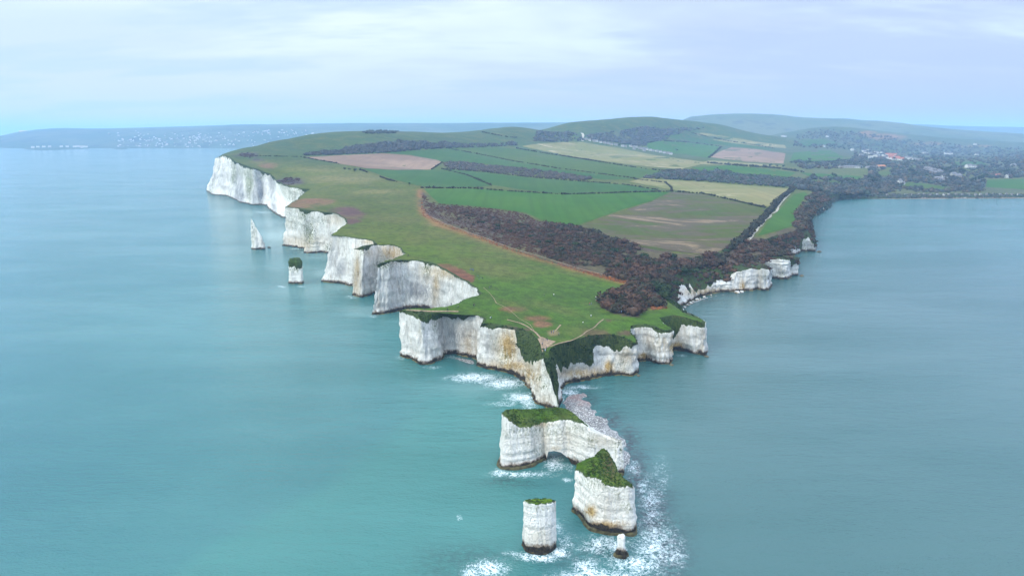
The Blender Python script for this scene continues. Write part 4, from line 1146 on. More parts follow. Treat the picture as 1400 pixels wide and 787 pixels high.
def cap_sheet(ring, step, bump=.35):
    x0, y0 = ring[:, :2].min(0); x1, y1 = ring[:, :2].max(0)
    xs, ys = np.meshgrid(np.arange(x0, x1, step), np.arange(y0, y1, step))
    xs = xs.ravel() + RNG.uniform(-.2, .2, xs.size) * step; ys = ys.ravel() + RNG.uniform(-.2, .2, ys.size) * step
    k = inpoly(ring[:, :2], xs, ys); xs, ys = xs[k], ys[k]
    nb = len(ring)
    c = ring[:, :2].mean(0)
    pts = [Vector((float(a - c[0]), float(b - c[1]))) for a, b in zip(np.concatenate([ring[:, 0], xs]), np.concatenate([ring[:, 1], ys]))]
    vo, _, fo, ov, _, _ = delaunay_2d_cdt(pts, [(i, (i + 1) % nb) for i in range(nb)], [], 1, 1e-5)
    V = np.array([[v.x + c[0], v.y + c[1], 0] for v in vo])
    sub = ring[::max(1, nb // 60)]
    z = tps(sub, V[:, :2])
    V[:, 2] = z + fbm(V[:, 0] * .35, V[:, 1] * .35, 3, 4) * bump + .12
    for i, o in enumerate(ov):
        for q in o:
            if q < nb: V[i, 2] = ring[q, 2] - .02
    return V, np.array([f for f in fo if len(f) == 3], int)


def ledge_ring(LB, inn, wid, z=.9):
    M = len(LB); rows = []
    for f, zz in ((-.3, z + .2), (.25, z), (.6, z * .7), (1.0, -.6)):
        xy = LB[:, :2] - inn * (wid * f * np.clip(.55 + 2.0 * fbm(LB[:, 0] * .16, LB[:, 1] * .16, 2, 3), .02, 1.8))[:, None]
        rows.append(np.concatenate([xy, np.full((M, 1), zz) + .25 * vnoise(xy[:, 0] * .8, xy[:, 1] * .8, 1)[:, None]], 1))
    V = np.concatenate(rows); idx = np.arange(4 * M).reshape(4, M); nx = np.roll(idx, -1, 1)
    F = np.stack([idx[:-1], idx[1:], nx[1:], nx[:-1]], -1).reshape(-1, 4)
    return V, F


def stack(label, pts, step=.55, n1=44, amp=.5, arch=False, ledge=None, name='sea_stack', capcol=(.060, .125, .012), capbrown=None):
    LBr, LCr, LTr, inn, bare = ring_refine(pts, step)
    kx = fbm(LCr[:, 0] * .22, LCr[:, 1] * .22, 6, 4) * 1.1 + fbm(LCr[:, 0] * .9, LCr[:, 1] * .9, 2, 3) * .5
    hk = (LBr[:, 2] < 0)
    LCr[:, :2] += inn * (kx * .55)[:, None]; LTr[:, :2] += inn * (kx * .55)[:, None]
    LCr[:, 2] += fbm(LCr[:, 0] * .8, LCr[:, 1] * .8, 1, 3) * .5
    LBr[:, :2] += inn * (fbm(LBr[:, 0] * .2, LBr[:, 1] * .2, 3, 4) * .9)[:, None]
    V, F, turf, idx = loft(LBr, LCr, LTr, -inn, n1, 4, closed=True, amp=amp, crease=.3)
    turf = turf - np.tile(bare, len(idx)) * 4
    base = LBr[:, :2].mean(0)
    org = np.array([base[0], base[1], 0])
    root = empty(name, org)
    tag(root, label, 'sea stack')
    if arch:
        fr = idx[0]
        up = np.where(LBr[:, 2] > -1.45)[0]
        mid = LBr[:, 1].mean()
        # split the raised columns into the front run and the back run
        runs = []; cur = [up[0]]
        for a in up[1:]:
            if a == cur[-1] + 1: cur.append(a)
            else: runs.append(cur); cur = [a]
        runs.append(cur)
        runs = sorted(runs, key=len)[-2:]
        runs = sorted(runs, key=lambda r: V[r, 1].mean())
        f_, b_ = runs
        f_ = np.array([f_[0] - 1] + list(f_) + [f_[-1] + 1]); b_ = np.array([b_[0] - 1] + list(b_) + [b_[-1] + 1])
        nq = 40
        def rs(r):
            p = V[idx[0][r]]; t = np.linspace(0, 1, len(p)); tt = np.linspace(0, 1, nq)
            return np.stack([np.interp(tt, t, p[:, i]) for i in range(3)], 1)
        a_, c_ = rs(f_), rs(b_[::-1])
        rows = [a_ * (1 - s) + c_ * s for s in np.linspace(0, 1, 12)]
        SV = np.concatenate(rows); SV = SV + np.stack([0 * SV[:, 0], 0 * SV[:, 0], fbm(SV[:, 0] * .4, SV[:, 1] * .4, 2, 3) * .5], 1)
        SV[:nq] = a_; SV[-nq:] = c_
        si = np.arange(12 * nq).reshape(12, nq)
        SF = np.stack([si[:-1, :-1], si[:-1, 1:], si[1:, 1:], si[1:, :-1]], -1).reshape(-1, 4)
        obj('arch_vault', SV - org, SF, M_CHALK, root, attrs=cliff_attrs(SV, np.full(len(SV), -3.0)))
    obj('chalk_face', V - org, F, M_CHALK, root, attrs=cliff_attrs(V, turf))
    CVv, CF = cap_sheet(V[idx[-1]], step * 1.1)
    cx, cy = proj(CVv[:, 0], CVv[:, 1], CVv[:, 2])
    n = fbm(CVv[:, 0] * .3, CVv[:, 1] * .3, 0, 4); n2 = fbm(CVv[:, 0] * 1.2, CVv[:, 1] * 1.2, 4, 3)
    cc = np.array(capcol)[None] * (1 + .55 * n + .35 * n2)[:, None]
    if capbrown is not None:
        m = np.clip(blobs(capbrown, cx, cy), 0, 1)[:, None]
        cc = cc * (1 - m) + np.array([.055, .038, .022]) * m
    # is a vertex over the bare (turfless) part?
    d2 = (CVv[:, None, 0] - LTr[None, ::3, 0]) ** 2 + (CVv[:, None, 1] - LTr[None, ::3, 1]) ** 2
    vb = bare[::3][d2.argmin(1)]
    fb = vb[CF].mean(1) > .5
    g = CF[~fb]
    obj('grass_cap', CVv - org, g, M_TURF, root, attrs={'Col': np.clip(cc, .004, 1)})
    # tufts and tussocks standing on the cap
    q = CVv[g]; ar = np.linalg.norm(np.cross(q[:, 1] - q[:, 0], q[:, 2] - q[:, 0]), axis=1) / 2
    m = int(ar.sum() * 2.2); pk = RNG.choice(len(g), m, p=ar / ar.sum()); w3 = RNG.dirichlet((1, 1, 1), m)
    pp = (q[pk] * w3[:, :, None]).sum(1)
    rr = RNG.uniform(.14, .42, m) * (1 + .7 * vnoise(pp[:, 0] * .3, pp[:, 1] * .3, 4))
    tv, tf_, tt = clump_mesh(pp - org + [0, 0, .05], np.stack([rr, rr, rr * .75], 1), 9, .42, tints(m, [(1.2, 1.5, .5), (.8, 1.3, .5), (1.9, 2.1, .5), (1.4, 1.2, .6)]))
    tag(obj('tussocks', tv, tf_, M_BUSH, root, smooth=False, attrs={'Tint': tt}), kind='stuff')
    if fb.any():
        obj('chalk_top', CVv - org, CF[fb], M_CHALK, root, attrs=cliff_attrs(CVv, np.full(len(CVv), -3.0)))
    if ledge:
        LV, LF = ledge_ring(V[idx[0]] * [1, 1, 0], inn, ledge)
        if arch:
            k = LBr[:, 2] < -1.45
            M = len(k); kk = k & np.roll(k, -1)
            LF = LF[np.tile(kk, 3)]
        obj('rock_ledge', LV - org, LF, M_WEED, root)
    return root


stack('slim white pillar with straight sides and a small flat grass top, nearest in the sea', [
    cv(714, 686, (719, 754)), cv(722, 688, (727, 757.5)), cv(733, 691, (737, 759)), cv(745, 690, (747, 758)), cv(754, 688.5, (753, 755)), cv(760, 687.5, (757.5, 750), rise=.5),
    cv(760.5, 683, z=14.9), cv(748, 681.5, z=15), cv(734, 681, z=15), cv(722, 681, z=15), cv(715, 683, z=15)], .32, 60, .22, capcol=(.070, .120, .006))
stack('broad leaning block with a steep green top, right of the slim pillar', [
    cv(785, 642, (781, 699)), cv(795, 646, (790, 706)), cv(802, 652, (798, 713)), cv(812, 654, (805, 721)), cv(819, 657, (815, 726.5)), cv(825, 664, (826, 729.5)), cv(838, 667, (840, 731.5)), cv(848, 667, (856, 733)),
    cv(857, 664.5, (865, 733)), cv(866, 668, (870.5, 730.5)), cv(868.5, 667, (871, 722)), cv(864, 661, z=14.7), cv(853, 653, z=15), cv(844, 643, z=15.5), cv(839, 627, z=16.5), cv(831.5, 615, z=17.6), cv(822, 613, z=17.8), cv(811, 624.5, z=16.6), cv(800, 628, z=16), cv(788, 634, z=15.4)],
    .4, 54, .42, ledge=.5, capcol=(.036, .080, .005), capbrown=[(833, 632, 8, 16, 1.0), (838, 645, 5, 8, .8)])
stack('long chalk block pierced by a low sea arch, with grass on its left end', [
    cv(687, 565, (681, 632)), cv(692, 572, (684, 641)), cv(703, 581, (697, 642)), cv(710, 585, (712, 640)), cv(725, 584, (726, 637)), cv(735, 580, (738, 631.5)), cv(742, 577.5, (745.5, 628)),
    cv(748, 577, (750, 617), bz=4.6, foot=4.6), cv(757, 577, (758, 616), bz=5.2, foot=5.2), cv(766, 574.5, (767, 618), bz=4.7, foot=4.7), cv(773, 575, (777, 626), bz=1.8, foot=1.8), cv(780, 575, (785, 634.5)),
    cv(787, 577, (792, 638)), cv(793, 579, (798, 640)), cv(800, 583, (804, 643), bare=.3), cv(806, 590, (812, 645), bare=1), cv(815, 593, (822, 647), bare=1), cv(833, 600, (838, 649), bare=1), cv(842, 603, (847, 650), bare=1), cv(851, 605, (853, 649), bare=1),
    cv(853, 602, z=12, bare=1), cv(843, 599, z=13, bare=1), cv(833, 595.5, z=13.6, bare=1), cv(815, 588, z=14.6, bare=1), cv(804, 581, z=15.5, bare=.8), cv(797, 575, z=16.5), cv(785, 565, z=17.2), cv(779, 561, z=17.3),
    cv(773, 558.5, z=17.5, foot=1.8), cv(766, 557.5, z=17.7, foot=4.7), cv(757, 557, z=17.9, foot=5.2), cv(750, 557.5, z=18, foot=4.6), cv(744, 558, z=18), cv(732, 558.5, z=18), cv(718, 559, z=18), cv(700, 559, z=18), cv(690, 560.5, z=18)],
    .42, 50, .42, arch=True, ledge=.6, capcol=(.034, .074, .006))


def pillar(label, base_px, profile, seed, turf_z=None, amp=.5, M=72, rows=56, name='sea_stack', cat='sea stack', ecc=.8, spiky=0.0, parts=None):
    """irregular free-standing rock; profile = (z, half width, sideways shift)"""
    c = P(*base_px, 0)
    zs = np.array([p[0] for p in profile], float); rs = np.array([p[1] for p in profile], float); dx = np.array([p[2] for p in profile], float)
    t = np.linspace(0, 1, rows) ** .95
    z = zs[0] + (zs[-1] - zs[0]) * t
    r = np.interp(z, zs, rs); sx_ = np.interp(z, zs, dx)
    th = np.linspace(0, 2 * math.pi, M, endpoint=False)
    Zg, Tg = np.meshgrid(z, th, indexing='ij')
    cor = 1 + .16 * np.cos(3 * Tg + seed) + .10 * np.cos(5 * Tg + 2 * seed)
    Rg = r[:, None] * cor
    x = sx_[:, None] + Rg * np.cos(Tg); y = Rg * ecc * np.sin(Tg) + rs[0] * ecc
    V = np.stack([x + c[0], y + c[1], Zg], -1).reshape(-1, 3)
    nrm = np.stack([np.cos(Tg), np.sin(Tg)], -1).reshape(-1, 2)
    V = displace(V, nrm, amp * np.clip(np.repeat(r, M) / max(rs.max(), .1) * 1.6, .15, 1))
    V[:, 2] += fbm(V[:, 0] * .5, V[:, 1] * .5, seed, 3) * spiky * np.repeat(t, M)
    top = V[-M:].mean(0); top[2] += .2
    V = np.concatenate([V, top[None]])
    idx = np.arange(rows * M).reshape(rows, M); nx = np.roll(idx, -1, 1)
    F = [tuple(f) for f in np.stack([idx[:-1], nx[:-1], nx[1:], idx[1:]], -1).reshape(-1, 4)]
    F += [(idx[-1][i], nx[-1][i], len(V) - 1) for i in range(M)]
    org = np.array([c[0], c[1] + rs[0] * ecc, 0])
    root = empty(name, org); tag(root, label, cat)
    tz = 1e3 if turf_z is None else turf_z
    n = fbm(V[:, 0] * .3, V[:, 1] * .3, V[:, 2] * .2, 3)
    turf = np.clip((V[:, 2] - tz) / 2.5 + n * 1.2, -3, 3) if turf_z is not None else np.full(len(V), -3.0)
    at = cliff_attrs(V, turf)
    obj('chalk_face', V - org, F, M_CHALK, root, attrs=at)
    return root, org


pillar('tall pointed chalk needle standing alone in the water far left', (351, 341.5), [(-1.5, 7.4, 0), (6, 6.9, .1), (14, 5.4, -1.2), (21, 3.4, -3.2), (27, 1.9, -4.6), (31.3, .5, -5.2)], 1.3, None, .55, spiky=.8)
r_, o_ = pillar('short square chalk stump with a bushy green top', (403.5, 388.5), [(-1.5, 6.6, 0), (3, 6.0, 0), (12, 5.9, -.1), (18, 5.7, -.3), (20.5, 4.4, -.4)], 2.1, 13.5, .45)
pillar('mossy pyramid shaped chalk buttress leaning against the white cliff', (426.5, 346.5), [(-1.5, 10.5, 0), (4, 9.4, .3), (12, 6.5, .8), (19, 3.4, 1.1), (24.5, .6, 1.3)], .4, None, .7, name='chalk_buttress', cat='buttress', ecc=1.0, spiky=1.2)
r_, o_ = pillar('thin broken pillar stub on a black weedy foot, beside the broad block', (850.5, 764), [(-1.2, 2.3, 0), (.6, 1.9, 0), (2.2, 1.3, 0), (3.0, 1.1, 0), (4.2, 1.15, 0), (6.0, 1.25, -.1), (6.6, 1.0, 0)], 3.3, None, .12, M=48)
th = np.linspace(0, 2 * math.pi, 60, endpoint=False)
ring = np.stack([np.cos(th) * 2.0, np.sin(th) * 1.6, 0 * th], 1)
LV, LF = ledge_ring(ring + o_, -np.stack([np.cos(th), np.sin(th)], 1), 1.3, .7)
obj('rock_ledge', LV - o_, LF, M_WEED, r_)

# loose rocks and boulders
def boulder(label, px, py, r, mat, seed, group=None, z=0.0, name='boulder', flat=.6):
    bm = bmesh.new(); bmesh.ops.create_icosphere(bm, subdivisions=3, radius=1.0)
    V = np.array([v.co[:] for v in bm.verts]); F = np.array([[v.index for v in f.verts] for f in bm.faces]); bm.free()
    V = V * (1 + .35 * fbm(V[:, 0] * 1.3 + seed * 7, V[:, 1] * 1.3, V[:, 2] * 1.3, 4))[:, None] * np.array([r, r * .8, r * flat])
    c = P(px, py, z)
    o = obj(name, V, F, mat, attrs=dict(turf=np.full(len(V), -3.0), wet=np.full(len(V), -1.5)))
    o.location = c; o.rotation_euler = (0, 0, seed * 2.1)
    tag(o, label, 'rock', group)
    return o


boulder('small dark rock awash left of the chalk needle foot', 368, 338.5, 2.2, M_ROCK, 1)
G_B = 'pale boulders along the foot of the bay'
for k, (bx_, by_, rr) in enumerate([(936, 420, 1.5), (940, 417, 1.3), (944, 414.5, 1.8), (948, 412.5, 1.2), (953, 409.5, 1.6), (957, 408.5, 1.1), (963, 406, 1.3), (972, 403.5, 1.0), (1008, 399.8, 2.2), (1014, 399.2, 1.8)]):
    boulder('pale boulder at the waterline of the scrub covered bay', bx_, by_, rr, M_CHALK, k + 2, G_B, .3)
for k, (bx_, by_, rr, lab) in enumerate([(1096, 377.5, 2.2, 'dark rock at the foot of the low chalk point'), (1120, 344.5, 2.6, 'dark rock at the end of the thirteenth low point on the north shore'), (918, 499, 1.3, 'dark rock at the foot of the middle north buttress'), (873, 513.5, 1.2, 'dark rock at the foot of the grass sloped north buttress'), (966, 487.5, 1.3, 'dark rock under the corner of the farthest north buttress'), (792, 657, 1.4, 'weedy rock awash between the arch and the broad block')]):
    boulder(lab.replace('thirteenth ', ''), bx_, by_, rr, M_ROCK, k + 20)
# ------------------------------------------------------------------ plants
def scatter(poly, dens_px, jitter=True, rng=RNG):
    poly = np.asarray(poly, float)
    x0, y0 = poly.min(0); x1, y1 = poly.max(0)
    n = int((x1 - x0) * (y1 - y0) * dens_px)
    x = rng.uniform(x0, x1, n); y = rng.uniform(y0, y1, n)
    k = inpoly(poly, x, y)
    return x[k], y[k]


def mass(name, label, cat, polys, dens, size, mat, cols, nleaf=34, flat=.75, kind='stuff', leaf=.21):
    xs, ys = [], []
    for p in polys:
        a, b = scatter(p, dens); xs.append(a); ys.append(b)
    xs, ys = np.concatenate(xs), np.concatenate(ys)
    if name == 'wood':
        for _, fp, _ in FIELDS:
            k = ~inpoly(fp, xs, ys); xs, ys = xs[k], ys[k]
    W = ground(xs, ys)
    if name == 'scrub' and size[1] > 2:
        W = W[fbm(W[:, 0] * .035, W[:, 1] * .035, 7, 3) > -.22]
    n = len(W)
    r = RNG.uniform(size[0], size[1], n) * (1 + .5 * vnoise(W[:, 0] * .02, W[:, 1] * .02, 3))
    rad = np.stack([r, r, r * flat * RNG.uniform(.8, 1.2, n)], 1)
    W = W.copy(); W[:, 2] += rad[:, 2] * .45
    V, F, T = clump_mesh(W, rad, nleaf, leaf, tints(n, cols))
    o = obj(name, V, F, mat, smooth=False, attrs={'Tint': T})
    tag(o, label, cat, kind=kind)
    return W


# the brown scrub that crosses the headland
S1 = [p for p in SCRUB]
RUST = [(1.08, .92, .85), (1.0, .93, .9), (.92, .9, .9), (.75, .85, .8), (.98, .88, .86)]
mass('scrub', 'dense leafless brown scrub across the middle of the headland', 'scrub', [[(577, 264), (590, 277), (640, 282), (690, 288), (717, 292), (737, 303), (790, 310), (790, 366), (740, 350), (690, 335), (640, 316), (605, 302), (582, 290)]], .34, (.8, 1.7), M_SCRUB, [(1.0, .80, .72), (.95, .82, .75), (1.05, .84, .72)], 20, .5)
mass('scrub', 'line of taller grey bushes through the middle of the brown scrub', 'scrub', [[(600, 284), (640, 291), (690, 300), (740, 314), (790, 330), (795, 352), (740, 338), (690, 322), (640, 306), (608, 296)]], .10, (1.5, 3.4), M_SCRUB, RUST + [(.5, .72, .62), (.55, .8, .6)], 34, .7)
mass('scrub', 'darker tangled scrub running down to the north cliffs', 'scrub', [[(740, 304), (790, 310), (832, 326), (880, 339), (932, 346), (976, 350), (992, 342), (1012, 328), (1034, 326), (1060, 324), (1090, 316), (1100, 318), (1084, 349), (1062, 350), (1058, 360), (1030, 361), (1012, 360), (990, 361), (950, 366), (922, 375), (905, 392), (898, 405), (905, 418), (880, 421), (870, 431), (845, 430), (826, 422), (822, 414), (838, 403), (862, 394), (866, 387), (800, 369), (740, 350)]], .11, (1.6, 4.4), M_SCRUB, [(.85, .85, .83), (.68, .82, .78), (.52, .75, .68), (.8, .76, .76), (.95, .82, .76), (.45, .7, .58)], 38, .7)
mass('scrub', 'scrub along the edge of the north cliff strip', 'scrub', [[(1086, 310), (1090, 290), (1098, 276), (1106, 268), (1122, 264), (1134, 274), (1118, 288), (1106, 300), (1106, 312), (1096, 316)]], .22, (2.5, 5), M_SCRUB, [(.7, .95, .9), (1.0, .95, .95), (.6, .9, .85)], 18, .7)
mass('scrub', 'low dark bushes by the far left cliff edge', 'scrub', [[(378, 248), (390, 243), (408, 245), (412, 250), (395, 253)], [(325, 211), (340, 208), (352, 213), (338, 217)]], .5, (1.6, 3), M_SCRUB, [(.75, .75, 1.0), (.9, .8, .95)], 14, .5)
mass('bracken', 'rusty dead bracken along the scrub rim', 'bracken', [[(574, 262), (583, 292), (606, 304), (640, 317), (690, 336), (740, 352), (800, 369), (864, 386), (862, 390), (798, 373), (738, 356), (688, 340), (638, 321), (603, 308), (577, 295)], [(890, 420), (905, 416), (912, 421), (892, 424)], [(822, 414), (834, 404), (840, 408), (832, 420)]], .5, (.5, 1.1), M_SCRUB, [(3.2, 1.9, .9), (2.6, 1.7, 1.0), (2.2, 1.5, 1.0)], 10, .5)

# evergreen bushes that stand out of the scrub
G_E = 'dark evergreen bushes standing in the brown scrub'
ex = [(788, 336, 4), (800, 345, 3), (735, 333, 3.5), (767, 342, 3), (858, 358, 4.5), (880, 352, 4), (887, 372, 4), (900, 365, 4.5), (905, 398, 6), (876, 392, 3.5), (890, 360, 3.5), (920, 352, 3.5), (975, 352, 4), (940, 358, 4), (912, 372, 4.5), (840, 345, 4), (815, 350, 3.5), (860, 372, 4), (845, 365, 3.5), (925, 390, 3.5), (700, 318, 3), (725, 325, 3), (750, 332, 3), (680, 310, 2.6), (660, 305, 2.6), (910, 407, 4.5), (898, 392, 4.5), (830, 360, 3), (955, 355, 3.5), (993, 345, 3.5), (983, 350, 3), (1005, 338, 3.5), (885, 408, 3), (868, 405, 3), (950, 372, 3.5), (820, 335, 3), (805, 330, 3), (778, 325, 3), (965, 362, 3), (935, 372, 3.5)]
ep = np.array(ex)
EW = ground(ep[:, 0], ep[:, 1])
proto_bush = []
for k in range(4):
    cs = [(0, 0, .55)] + [(math.cos(a) * .55, math.sin(a) * .55, .42 + .15 * random.random()) for a in np.arange(5) * 1.257 + k]
    V, F, T = clump_mesh(np.array(cs), np.full((len(cs), 3), .55) * RNG.uniform(.8, 1.15, (len(cs), 1)), 40, .22, tints(len(cs), [(1, 1, 1), (.8, .95, .8), (1.2, 1.1, .8)]))
    proto_bush.append(mesh_data('bush_leaves', V, F, M_BUSH, False, {'Tint': T}))
for k, (w_, e_) in enumerate(zip(EW, ex)):
    o = bpy.data.objects.new('evergreen_bush', proto_bush[k % 4]); COL.objects.link(o)
    o.location = w_; s = e_[2] * 1.05; o.scale = (s, s, s * .85); o.rotation_euler = (0, 0, random.random() * 6.28)
    tag(o, 'dark evergreen bush standing out of the leafless brown scrub', 'bush', G_E)

# scrub and tussocks that cling to the cliff slopes
def slope_plants(name, label, k, dens, size, cols, mat, lo=.35, flat=.7):
    me = CLIFFS[k].data
    n = len(me.vertices); co = np.zeros(n * 3, np.float32); me.vertices.foreach_get('co', co); co = co.reshape(-1, 3)
    tf = np.zeros(n, np.float32); me.attributes['turf'].data.foreach_get('value', tf)
    fl = np.zeros(len(me.polygons) * 4, np.int32); me.polygons.foreach_get('vertices', fl); fl = fl.reshape(-1, 4)
    q = co[fl]; ar = np.linalg.norm(np.cross(q[:, 1] - q[:, 0], q[:, 3] - q[:, 0]), axis=1) * (tf[fl].mean(1) > lo)
    m = int(ar.sum() * dens)
    pick = RNG.choice(len(fl), m, p=ar / ar.sum()); uvw = RNG.random((m, 2, 1))
    a = q[pick]
    pnt = (a[:, 0] * (1 - uvw[:, 0]) + a[:, 1] * uvw[:, 0]) * (1 - uvw[:, 1]) + (a[:, 3] * (1 - uvw[:, 0]) + a[:, 2] * uvw[:, 0]) * uvw[:, 1]
    r = RNG.uniform(size[0], size[1], m) * (1 + .6 * vnoise(pnt[:, 0] * .06, pnt[:, 1] * .06, 2))
    rad = np.stack([r, r, r * flat], 1)
    V, F, T = clump_mesh(pnt + [0, 0, .1], rad, 14, .3, tints(m, cols))
    o = obj(name, V, F, mat, smooth=False, attrs={'Tint': T}); tag(o, label, name, kind='stuff')


DS = [(1.0, .95, .9), (.7, .9, .85), (.55, .8, .75), (.9, .85, .8)]
slope_plants('scrub', 'dark scrub on the slope of the bay with two knobs', 10, .055, (1.2, 3.0), DS, M_SCRUB)
slope_plants('scrub', 'dark scrub on the slope above the small cave', 11, .05, (1.2, 2.8), DS, M_SCRUB)
slope_plants('scrub', 'dark scrub on the low broken point', 12, .05, (1.4, 3.2), DS, M_SCRUB)
slope_plants('scrub', 'trees and scrub on the low shore at the head of the bay', 13, .03, (2.0, 4.5), DS, M_WOOD, lo=-.2)
TG = [(.9, 1.1, .6), (.7, .9, .6), (1.1, 1.0, .6)]
slope_plants('rough_grass', 'dark tussocks on the turf slope of the white block', 5, .25, (.3, .9), TG, M_BUSH)
slope_plants('rough_grass', 'dark tussocks on the steep turf at the tip', 6, .25, (.3, .9), TG, M_BUSH)
slope_plants('rough_grass', 'dark tussocks on the long north turf slope', 7, .22, (.3, 1.0), TG, M_BUSH)
slope_plants('rough_grass', 'dark tussocks over the middle north buttress', 8, .25, (.3, 1.0), TG, M_BUSH)
slope_plants('rough_grass', 'dark tussocks over the corner buttress', 9, .25, (.3, 1.0), TG, M_BUSH)


# hedges
def hedge(pl, label, w=1.6, h=1.5, step=1.6, gaps=.05, cols=((1, 1, 1), (.8, .9, .9), (1.2, 1.0, .9)), mat=None):
    pts = []
    for (x0, y0), (x1, y1) in zip(pl[:-1], pl[1:]):
        n = max(1, int(math.hypot(x1 - x0, y1 - y0) / 2))
        for k in range(n): pts.append((x0 + (x1 - x0) * k / n, y0 + (y1 - y0) * k / n))
    pts.append(pl[-1]); q = np.array(pts); W = ground(q[:, 0], q[:, 1])
    seg = np.linalg.norm(np.diff(W, axis=0), axis=1); s = np.concatenate([[0], np.cumsum(seg)])
    step = max(step, W[:, 1].mean() * .0016)
    n = max(4, int(s[-1] / step))
    t = np.sort(RNG.uniform(0, s[-1], n))
    Q = np.stack([np.interp(t, s, W[:, i]) for i in range(3)], 1)
    keep_ = vnoise(t * .03, 3.3, 1.0) > -1 + gaps * 2
    Q = Q[keep_]; n = len(Q)
    Q[:, :2] += RNG.normal(0, w * .25, (n, 2))
    r = RNG.uniform(.7, 1.3, (n, 1)) * (1 + .5 * (RNG.random((n, 1)) > .93))
    rad = np.concatenate([r * max(w, step * .7), r * max(w, step * .6), r * h], 1)
    Q[:, 2] = H(Q[:, 0], Q[:, 1]) + rad[:, 2] * .5
    V, F, T = clump_mesh(Q, rad, 16, .3, tints(n, cols))
    org = Q.mean(0)
    o = obj('hedge', V, F, mat or M_HEDGE, smooth=False, attrs={'Tint': T}, origin=org)
    tag(o, label, 'hedge')


hedge([(575, 257), (640, 257.5), (700, 262), (770, 266), (830, 264.5), (870, 263), (918, 262)], 'long dark hedge along the top of the bright green crop field')
hedge([(918, 262), (960, 265), (1000, 273.5), (1046, 284.5)], 'dark hedge between the stubble field and the patchy field')
hedge([(868, 245), (910, 250), (918, 257), (918, 262)], 'short hedge joining the wood to the stubble field corner')
hedge([(672, 254), (640, 240), (604, 231)], 'thin slanting hedge between two green fields')
hedge([(1086, 258), (1070, 270), (1058, 283), (1046, 297), (1032, 311), (1018, 325), (1000, 342)], 'broad dark hedge beside the white farm track', 3.4, 3.0)
hedge([(604, 231), (660, 235), (720, 242), (790, 248), (850, 252), (900, 260)], 'hedge under the brown wood strip', 1.5, 1.4)
hedge([(612, 203), (650, 210), (700, 220), (760, 230), (830, 239), (868, 244)], 'long thin hedge crossing the upper green slope')
hedge([(706, 203), (740, 209), (780, 215), (860, 228), (908, 234), (930, 232)], 'hedge along the lower edge of the pale slope field', 2.2, 2)
hedge([(413, 215), (440, 220), (463, 224)], 'dark hedge at the left end of the ploughed field')
hedge([(470, 231), (495, 233), (502, 236)], 'short broken hedge under the ploughed field')
hedge([(520, 242), (530, 246), (544, 249)], 'stub of hedge in the open headland grass')
hedge([(605, 222), (596, 228), (590, 232)], 'pale stony hedge at the right end of the ploughed field', 1.6, 1.4)
hedge([(884, 196), (900, 192.5), (940, 194.5), (986, 200.5)], 'hedge along the top of the small bright field', 3, 2.5)
hedge([(986, 200.5), (978, 209), (969, 216)], 'hedge between the bright field and the square brown field', 3, 2.5)
hedge([(660, 181), (690, 187), (710, 189)], 'hedge slanting down the smooth green hill', 3, 2.5)
hedge([(968, 223), (1000, 226), (1060, 230), (1100, 236)], 'bushy hedge below the pale strip field', 3.2, 3)
hedge([(1160, 219), (1120, 223), (1085, 221)], 'hedge under the valley field left of the houses', 3.5, 3)
hedge([(350, 213), (380, 214), (413, 214.5)], 'thin low hedge line across the left hill foot', 1.2, 1)
hedge([(945, 182), (990, 192), (1060, 203)], 'faint hedge under the thin pale strip', 3, 2.5)

# woods that read as one mass
mass('wood', 'dark belt of trees across the hill above the ploughed field', 'wood', [[(414, 213), (440, 208), (480, 203), (520, 197), (545, 194.5), (600, 196), (650, 197), (700, 196), (712, 199), (650, 201.5), (600, 203), (560, 206), (525, 209), (470, 211.5)]], .45, (4, 7), M_WOOD, [(.8, .8, 1.0), (1, 1, 1), (.9, .75, .8)], 24, .8)
mass('wood', 'brown strip of bare trees between the green fields', 'wood', [[(606, 222.5), (640, 222.5), (700, 229), (760, 236.5), (812, 243.5), (800, 247), (720, 241.5), (660, 234.5), (612, 231)]], .5, (3, 5), M_WOOD, [(1.1, .85, .85), (.9, .8, .85), (1.2, .9, .8)], 16, .7)
mass('wood', 'dark wood right of the long green fields', 'wood', [[(876, 244), (905, 238), (935, 233), (965, 235), (1010, 239), (1080, 243), (1100, 245), (1110, 256), (1084, 257), (1000, 251), (930, 246)]], .38, (4, 7), M_WOOD, [(.75, .8, .95), (.9, .8, .8), (.6, .85, .7)], 16, .8)
mass('wood', 'scrubby trees on the hillside above the village', 'wood', [[(728, 193), (735, 182), (760, 181), (790, 184), (800, 192), (770, 194)], [(840, 195), (850, 180), (880, 173), (905, 178), (930, 176), (970, 174), (935, 181), (905, 192), (880, 200), (860, 199)], [(800, 186), (840, 180), (845, 196), (810, 192)]], .32, (5, 9), M_WOOD, [(.8, .85, 1), (1, .9, .9)], 14, .7)
mass('wood', 'trees along the crest of the smooth green hill', 'wood', [[(492, 181), (520, 179.4), (545, 179.8), (540, 182.5), (500, 183)]], .5, (4, 7), M_WOOD, [(.7, .8, .8)], 14, .8)
VALLEY = [[(1085, 258), (1100, 244), (1180, 247), (1190, 230), (1100, 232), (1080, 222), (1165, 221), (1170, 205), (1120, 203), (1085, 200), (1090, 184), (1130, 176), (1180, 182), (1250, 192), (1330, 200), (1480, 204), (1480, 244), (1345, 243), (1345, 262), (1300, 264), (1230, 262), (1190, 266), (1150, 266), (1125, 264), (1108, 262)]]
mass('wood', 'wide winter woodland filling the valley behind the bay', 'wood', VALLEY, .16, (4.5, 8), M_WOOD, [(.8, .85, 1.0), (1.1, .95, .85), (.65, .85, .75), (1.3, .95, .75), (.7, .7, .8)], 24, .85)

